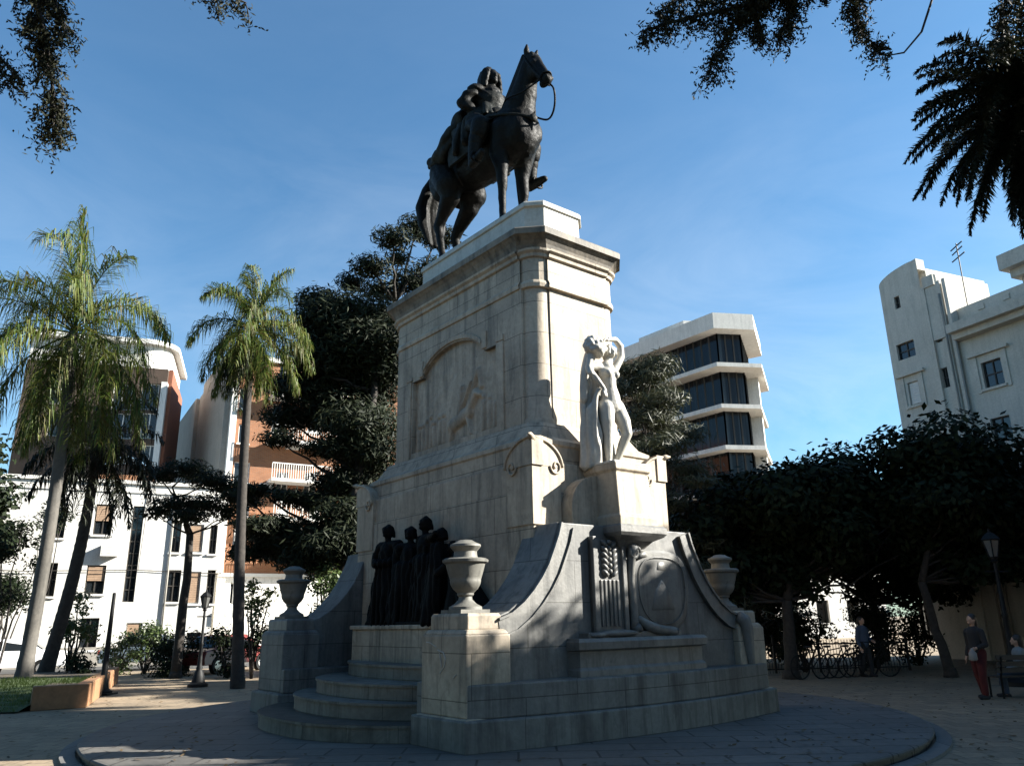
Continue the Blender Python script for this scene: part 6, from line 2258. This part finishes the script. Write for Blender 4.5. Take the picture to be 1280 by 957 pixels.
pp = ground_at(1232, 873)
person('person standing in red trousers and a black top in the shade at the right', (pp.x, pp.y, GZ), rad(200), 1.72, M['black_cloth'], M['red_cloth'])
hd = Matrix.Rotation(rad(200), 3, 'Z') @ Vector((0.29, 0.13, 0.98))
bag = MB()
bag.lathe([(0.05, -0.2), (0.085, -0.17), (0.08, -0.05), (0.03, 0.03), (0.012, 0.06)], (pp.x + hd.x, pp.y + hd.y, GZ + hd.z), 10)
tag(bag.build('bag', M['white_cloth'], None, True), 'small white bag held by the person in red trousers', 'bag')
# bench with a seated person at the right edge
bp = ground_at(1279, 872)
bench = thing('bench', 'dark slatted park bench at the right edge behind the person in red', 'bench', (bp.x + 0.25, bp.y + 0.25, GZ), rad(95), )
M['bench_wood'] = plain_mat('bench_wood', (0.06, 0.045, 0.035), 0.7)
mb = MB()
for i in range(4):
    mb.box(-0.02 - 0.11 * i - 0.09 + 0.2, 0.2 - 0.02 - 0.11 * i, -0.8, 0.8, 0.42, 0.45)
mb.build('seat', M['bench_wood'], bench)
mb = MB()
for i in range(3):
    mb.box(-0.30 - 0.03 * i, -0.27 - 0.03 * i, -0.8, 0.8, 0.52 + 0.13 * i, 0.62 + 0.13 * i)
mb.build('backrest', M['bench_wood'], bench)
for s in (-1, 1):
    for x0, zz in ((0.16, 0.42), (-0.25, 0.85)):
        mb = MB()
        mb.tube([(x0 + 0.02, s * 0.7, 0), (x0, s * 0.7, 0.42), (x0 - (0.12 if zz > 0.5 else 0), s * 0.7, zz)], 0.025, 6)
        mb.build('leg', M['iron'], bench)
person('person in a white top sitting on the bench at the right edge', (bp.x + 0.25, bp.y + 0.25, GZ - 0.03), rad(95 + 60), 1.7, M['white_cloth'], M['denim'], 'sit')
# distant people and bicycles in the opening under the trees
q = ground_at(1108, 849)
person('distant person in dark clothes at the right end of the bicycle row', (q.x, q.y + 1.2, GZ), rad(-60), 1.7, M['denim'], M['black_cloth'])


def bicycle(label, loc, rz):
    t = thing('bicycle', label, 'bicycle', loc, rz, 'bicycles parked under the trees')
    for x in (-0.52, 0.52):
        w = MB()
        w.tube([(x + 0.33 * math.cos(2 * PI * i / 22), 0, 0.34 + 0.33 * math.sin(2 * PI * i / 22)) for i in range(23)], 0.022, 5)
        for i in range(10):
            a = 2 * PI * i / 10
            w.tube([(x, 0, 0.34), (x + 0.32 * math.cos(a), 0, 0.34 + 0.32 * math.sin(a))], 0.004, 3)
        w.build('wheel', M['iron'], t)
    f = MB()
    for a, b in (((-0.52, 0, 0.34), (-0.15, 0, 0.78)), ((-0.52, 0, 0.34), (-0.05, 0, 0.32)), ((-0.05, 0, 0.32), (-0.17, 0, 0.86)), ((-0.05, 0, 0.32), (0.38, 0, 0.80)), ((-0.15, 0, 0.78), (0.36, 0, 0.84)), ((0.34, 0, 0.96), (0.52, 0, 0.34))):
        f.tube([a, b], 0.017, 6)
    f.build('frame', M['iron'], t)
    h = MB()
    h.tube([(0.42, -0.28, 0.98), (0.36, -0.1, 1.0), (0.34, 0, 0.96), (0.36, 0.1, 1.0), (0.42, 0.28, 0.98)], 0.014, 5)
    h.build('handlebar', M['iron'], t)
    s = MB()
    s.ball((-0.18, 0, 0.89), (0.14, 0.075, 0.035))
    s.build('saddle', M['black_cloth'], t, True)
    return t


q = ground_at(1030, 850)
b0 = bicycle('bicycle parked upright under the trees, leftmost of the row', (q.x, q.y + 0.6, GZ), rad(20))
for k, lab in enumerate(('bicycle parked second from the left under the trees', 'bicycle parked third from the left under the trees', 'bicycle parked rightmost in the row under the trees')):
    c = copy_tree(b0)
    c.location = (q.x + 0.62 * (k + 1), q.y + 0.75 + 0.15 * k, GZ)
    c.rotation_euler = (0, 0, rad(25 - 12 * k))
    c['label'] = lab
# iron railing behind
fe = thing('iron_fence', 'dark iron railing behind the parked bicycles, right of the monument', 'fence', (q.x - 1.8, q.y + 3.2, GZ), rad(4))
mb = MB()
mb.box(0, 6, -0.02, 0.02, 0.85, 0.90)
mb.box(0, 6, -0.02, 0.02, 0.10, 0.14)
for i in range(61):
    mb.tube([(i * 0.1, 0, 0.0), (i * 0.1, 0, 1.0)], 0.010, 4)
mb.build('bars', M['iron'], fe)
for i in range(5):
    mb = MB()
    mb.box(i * 1.5 - 0.035, i * 1.5 + 0.035, -0.035, 0.035, 0, 1.1)
    mb.ball((i * 1.5, 0, 1.14), 0.055, None, 10, 6)
    mb.build('post', M['iron'], fe)

# ================================================================== light, sky, camera
SUN_AZ, SUN_EL = rad(3.5), rad(27.0)
sv = Vector((math.cos(SUN_AZ) * math.cos(SUN_EL), math.sin(SUN_AZ) * math.cos(SUN_EL), math.sin(SUN_EL)))
sl = bpy.data.lights.new('sun', 'SUN')
sl.energy = 5.0
sl.angle = rad(0.53)
sl.color = (1.0, 0.955, 0.87)
so_ = bpy.data.objects.new('sun', sl)
COL.objects.link(so_)
so_.rotation_euler = sv.to_track_quat('Z', 'Y').to_euler()
w = bpy.data.worlds.new('World')
scene.world = w
w.use_nodes = True
nt = w.node_tree
bg = nt.nodes['Background']
sky = nt.nodes.new('ShaderNodeTexSky')
sky.sky_type = 'NISHITA'
sky.sun_disc = False
sky.sun_elevation = SUN_EL
sky.sun_rotation = PI / 2 - SUN_AZ
sky.altitude = 50
sky.air_density = 1.1
sky.dust_density = 0.7
sky.ozone_density = 5.0
wc = nt.nodes.new('ShaderNodeTexCoord')
wm = mapped(nt, wc.outputs['Generated'], (1.2, 1.0, 3.4), (0.3, 0.1, 0.2))
n_a = noise_tex(nt, wm, 2.1, 8, 0.62, 1.1)
n_b = noise_tex(nt, wc.outputs['Generated'], 1.6, 3, 0.5)
wisp = N(nt, 'ShaderNodeMath', operation='MULTIPLY')
nt.links.new(ramp(nt, n_a, [(0.32, 0.03), (0.85, 0.36)]), wisp.inputs[0])
wz = N(nt, 'ShaderNodeSeparateXYZ')
nt.links.new(wc.outputs['Generated'], wz.inputs[0])
lowband = N(nt, 'ShaderNodeMath', operation='MULTIPLY')
nt.links.new(ramp(nt, n_b, [(0.38, 0.25), (0.62, 1.0)]), lowband.inputs[0])
nt.links.new(ramp(nt, wz.outputs[2], [(0.22, 1.0), (0.58, 0.12)]), lowband.inputs[1])
nt.links.new(lowband.outputs[0], wisp.inputs[1])
skyc = mixc(nt, 1.0, sky.outputs[0], (0.75, 1.0, 1.0), 'MULTIPLY')
nt.links.new(mixc(nt, wisp.outputs[0], skyc, (6.0, 6.6, 7.2)), bg.inputs[0])
bg.inputs[1].default_value = 0.05
cam = bpy.data.cameras.new('camera')
cam.sensor_width = 36
cam.lens = 36 * FPX / 1280
cam.clip_end = 3000
co = bpy.data.objects.new('camera', cam)
COL.objects.link(co)
co.location = (0, 0, EYE)
co.rotation_euler = (Matrix.Rotation(PI / 2 + PITCH, 3, 'X') @ Matrix.Rotation(-ROLL, 3, 'Z')).to_euler()
scene.camera = co
scene.view_settings.view_transform = 'Standard'
scene.view_settings.look = 'None'
scene.view_settings.exposure = 2.05
scene.view_settings.gamma = 1.0
scene.cycles.use_denoising = True
scene.cycles.max_bounces = 6
scene.cycles.transparent_max_bounces = 6
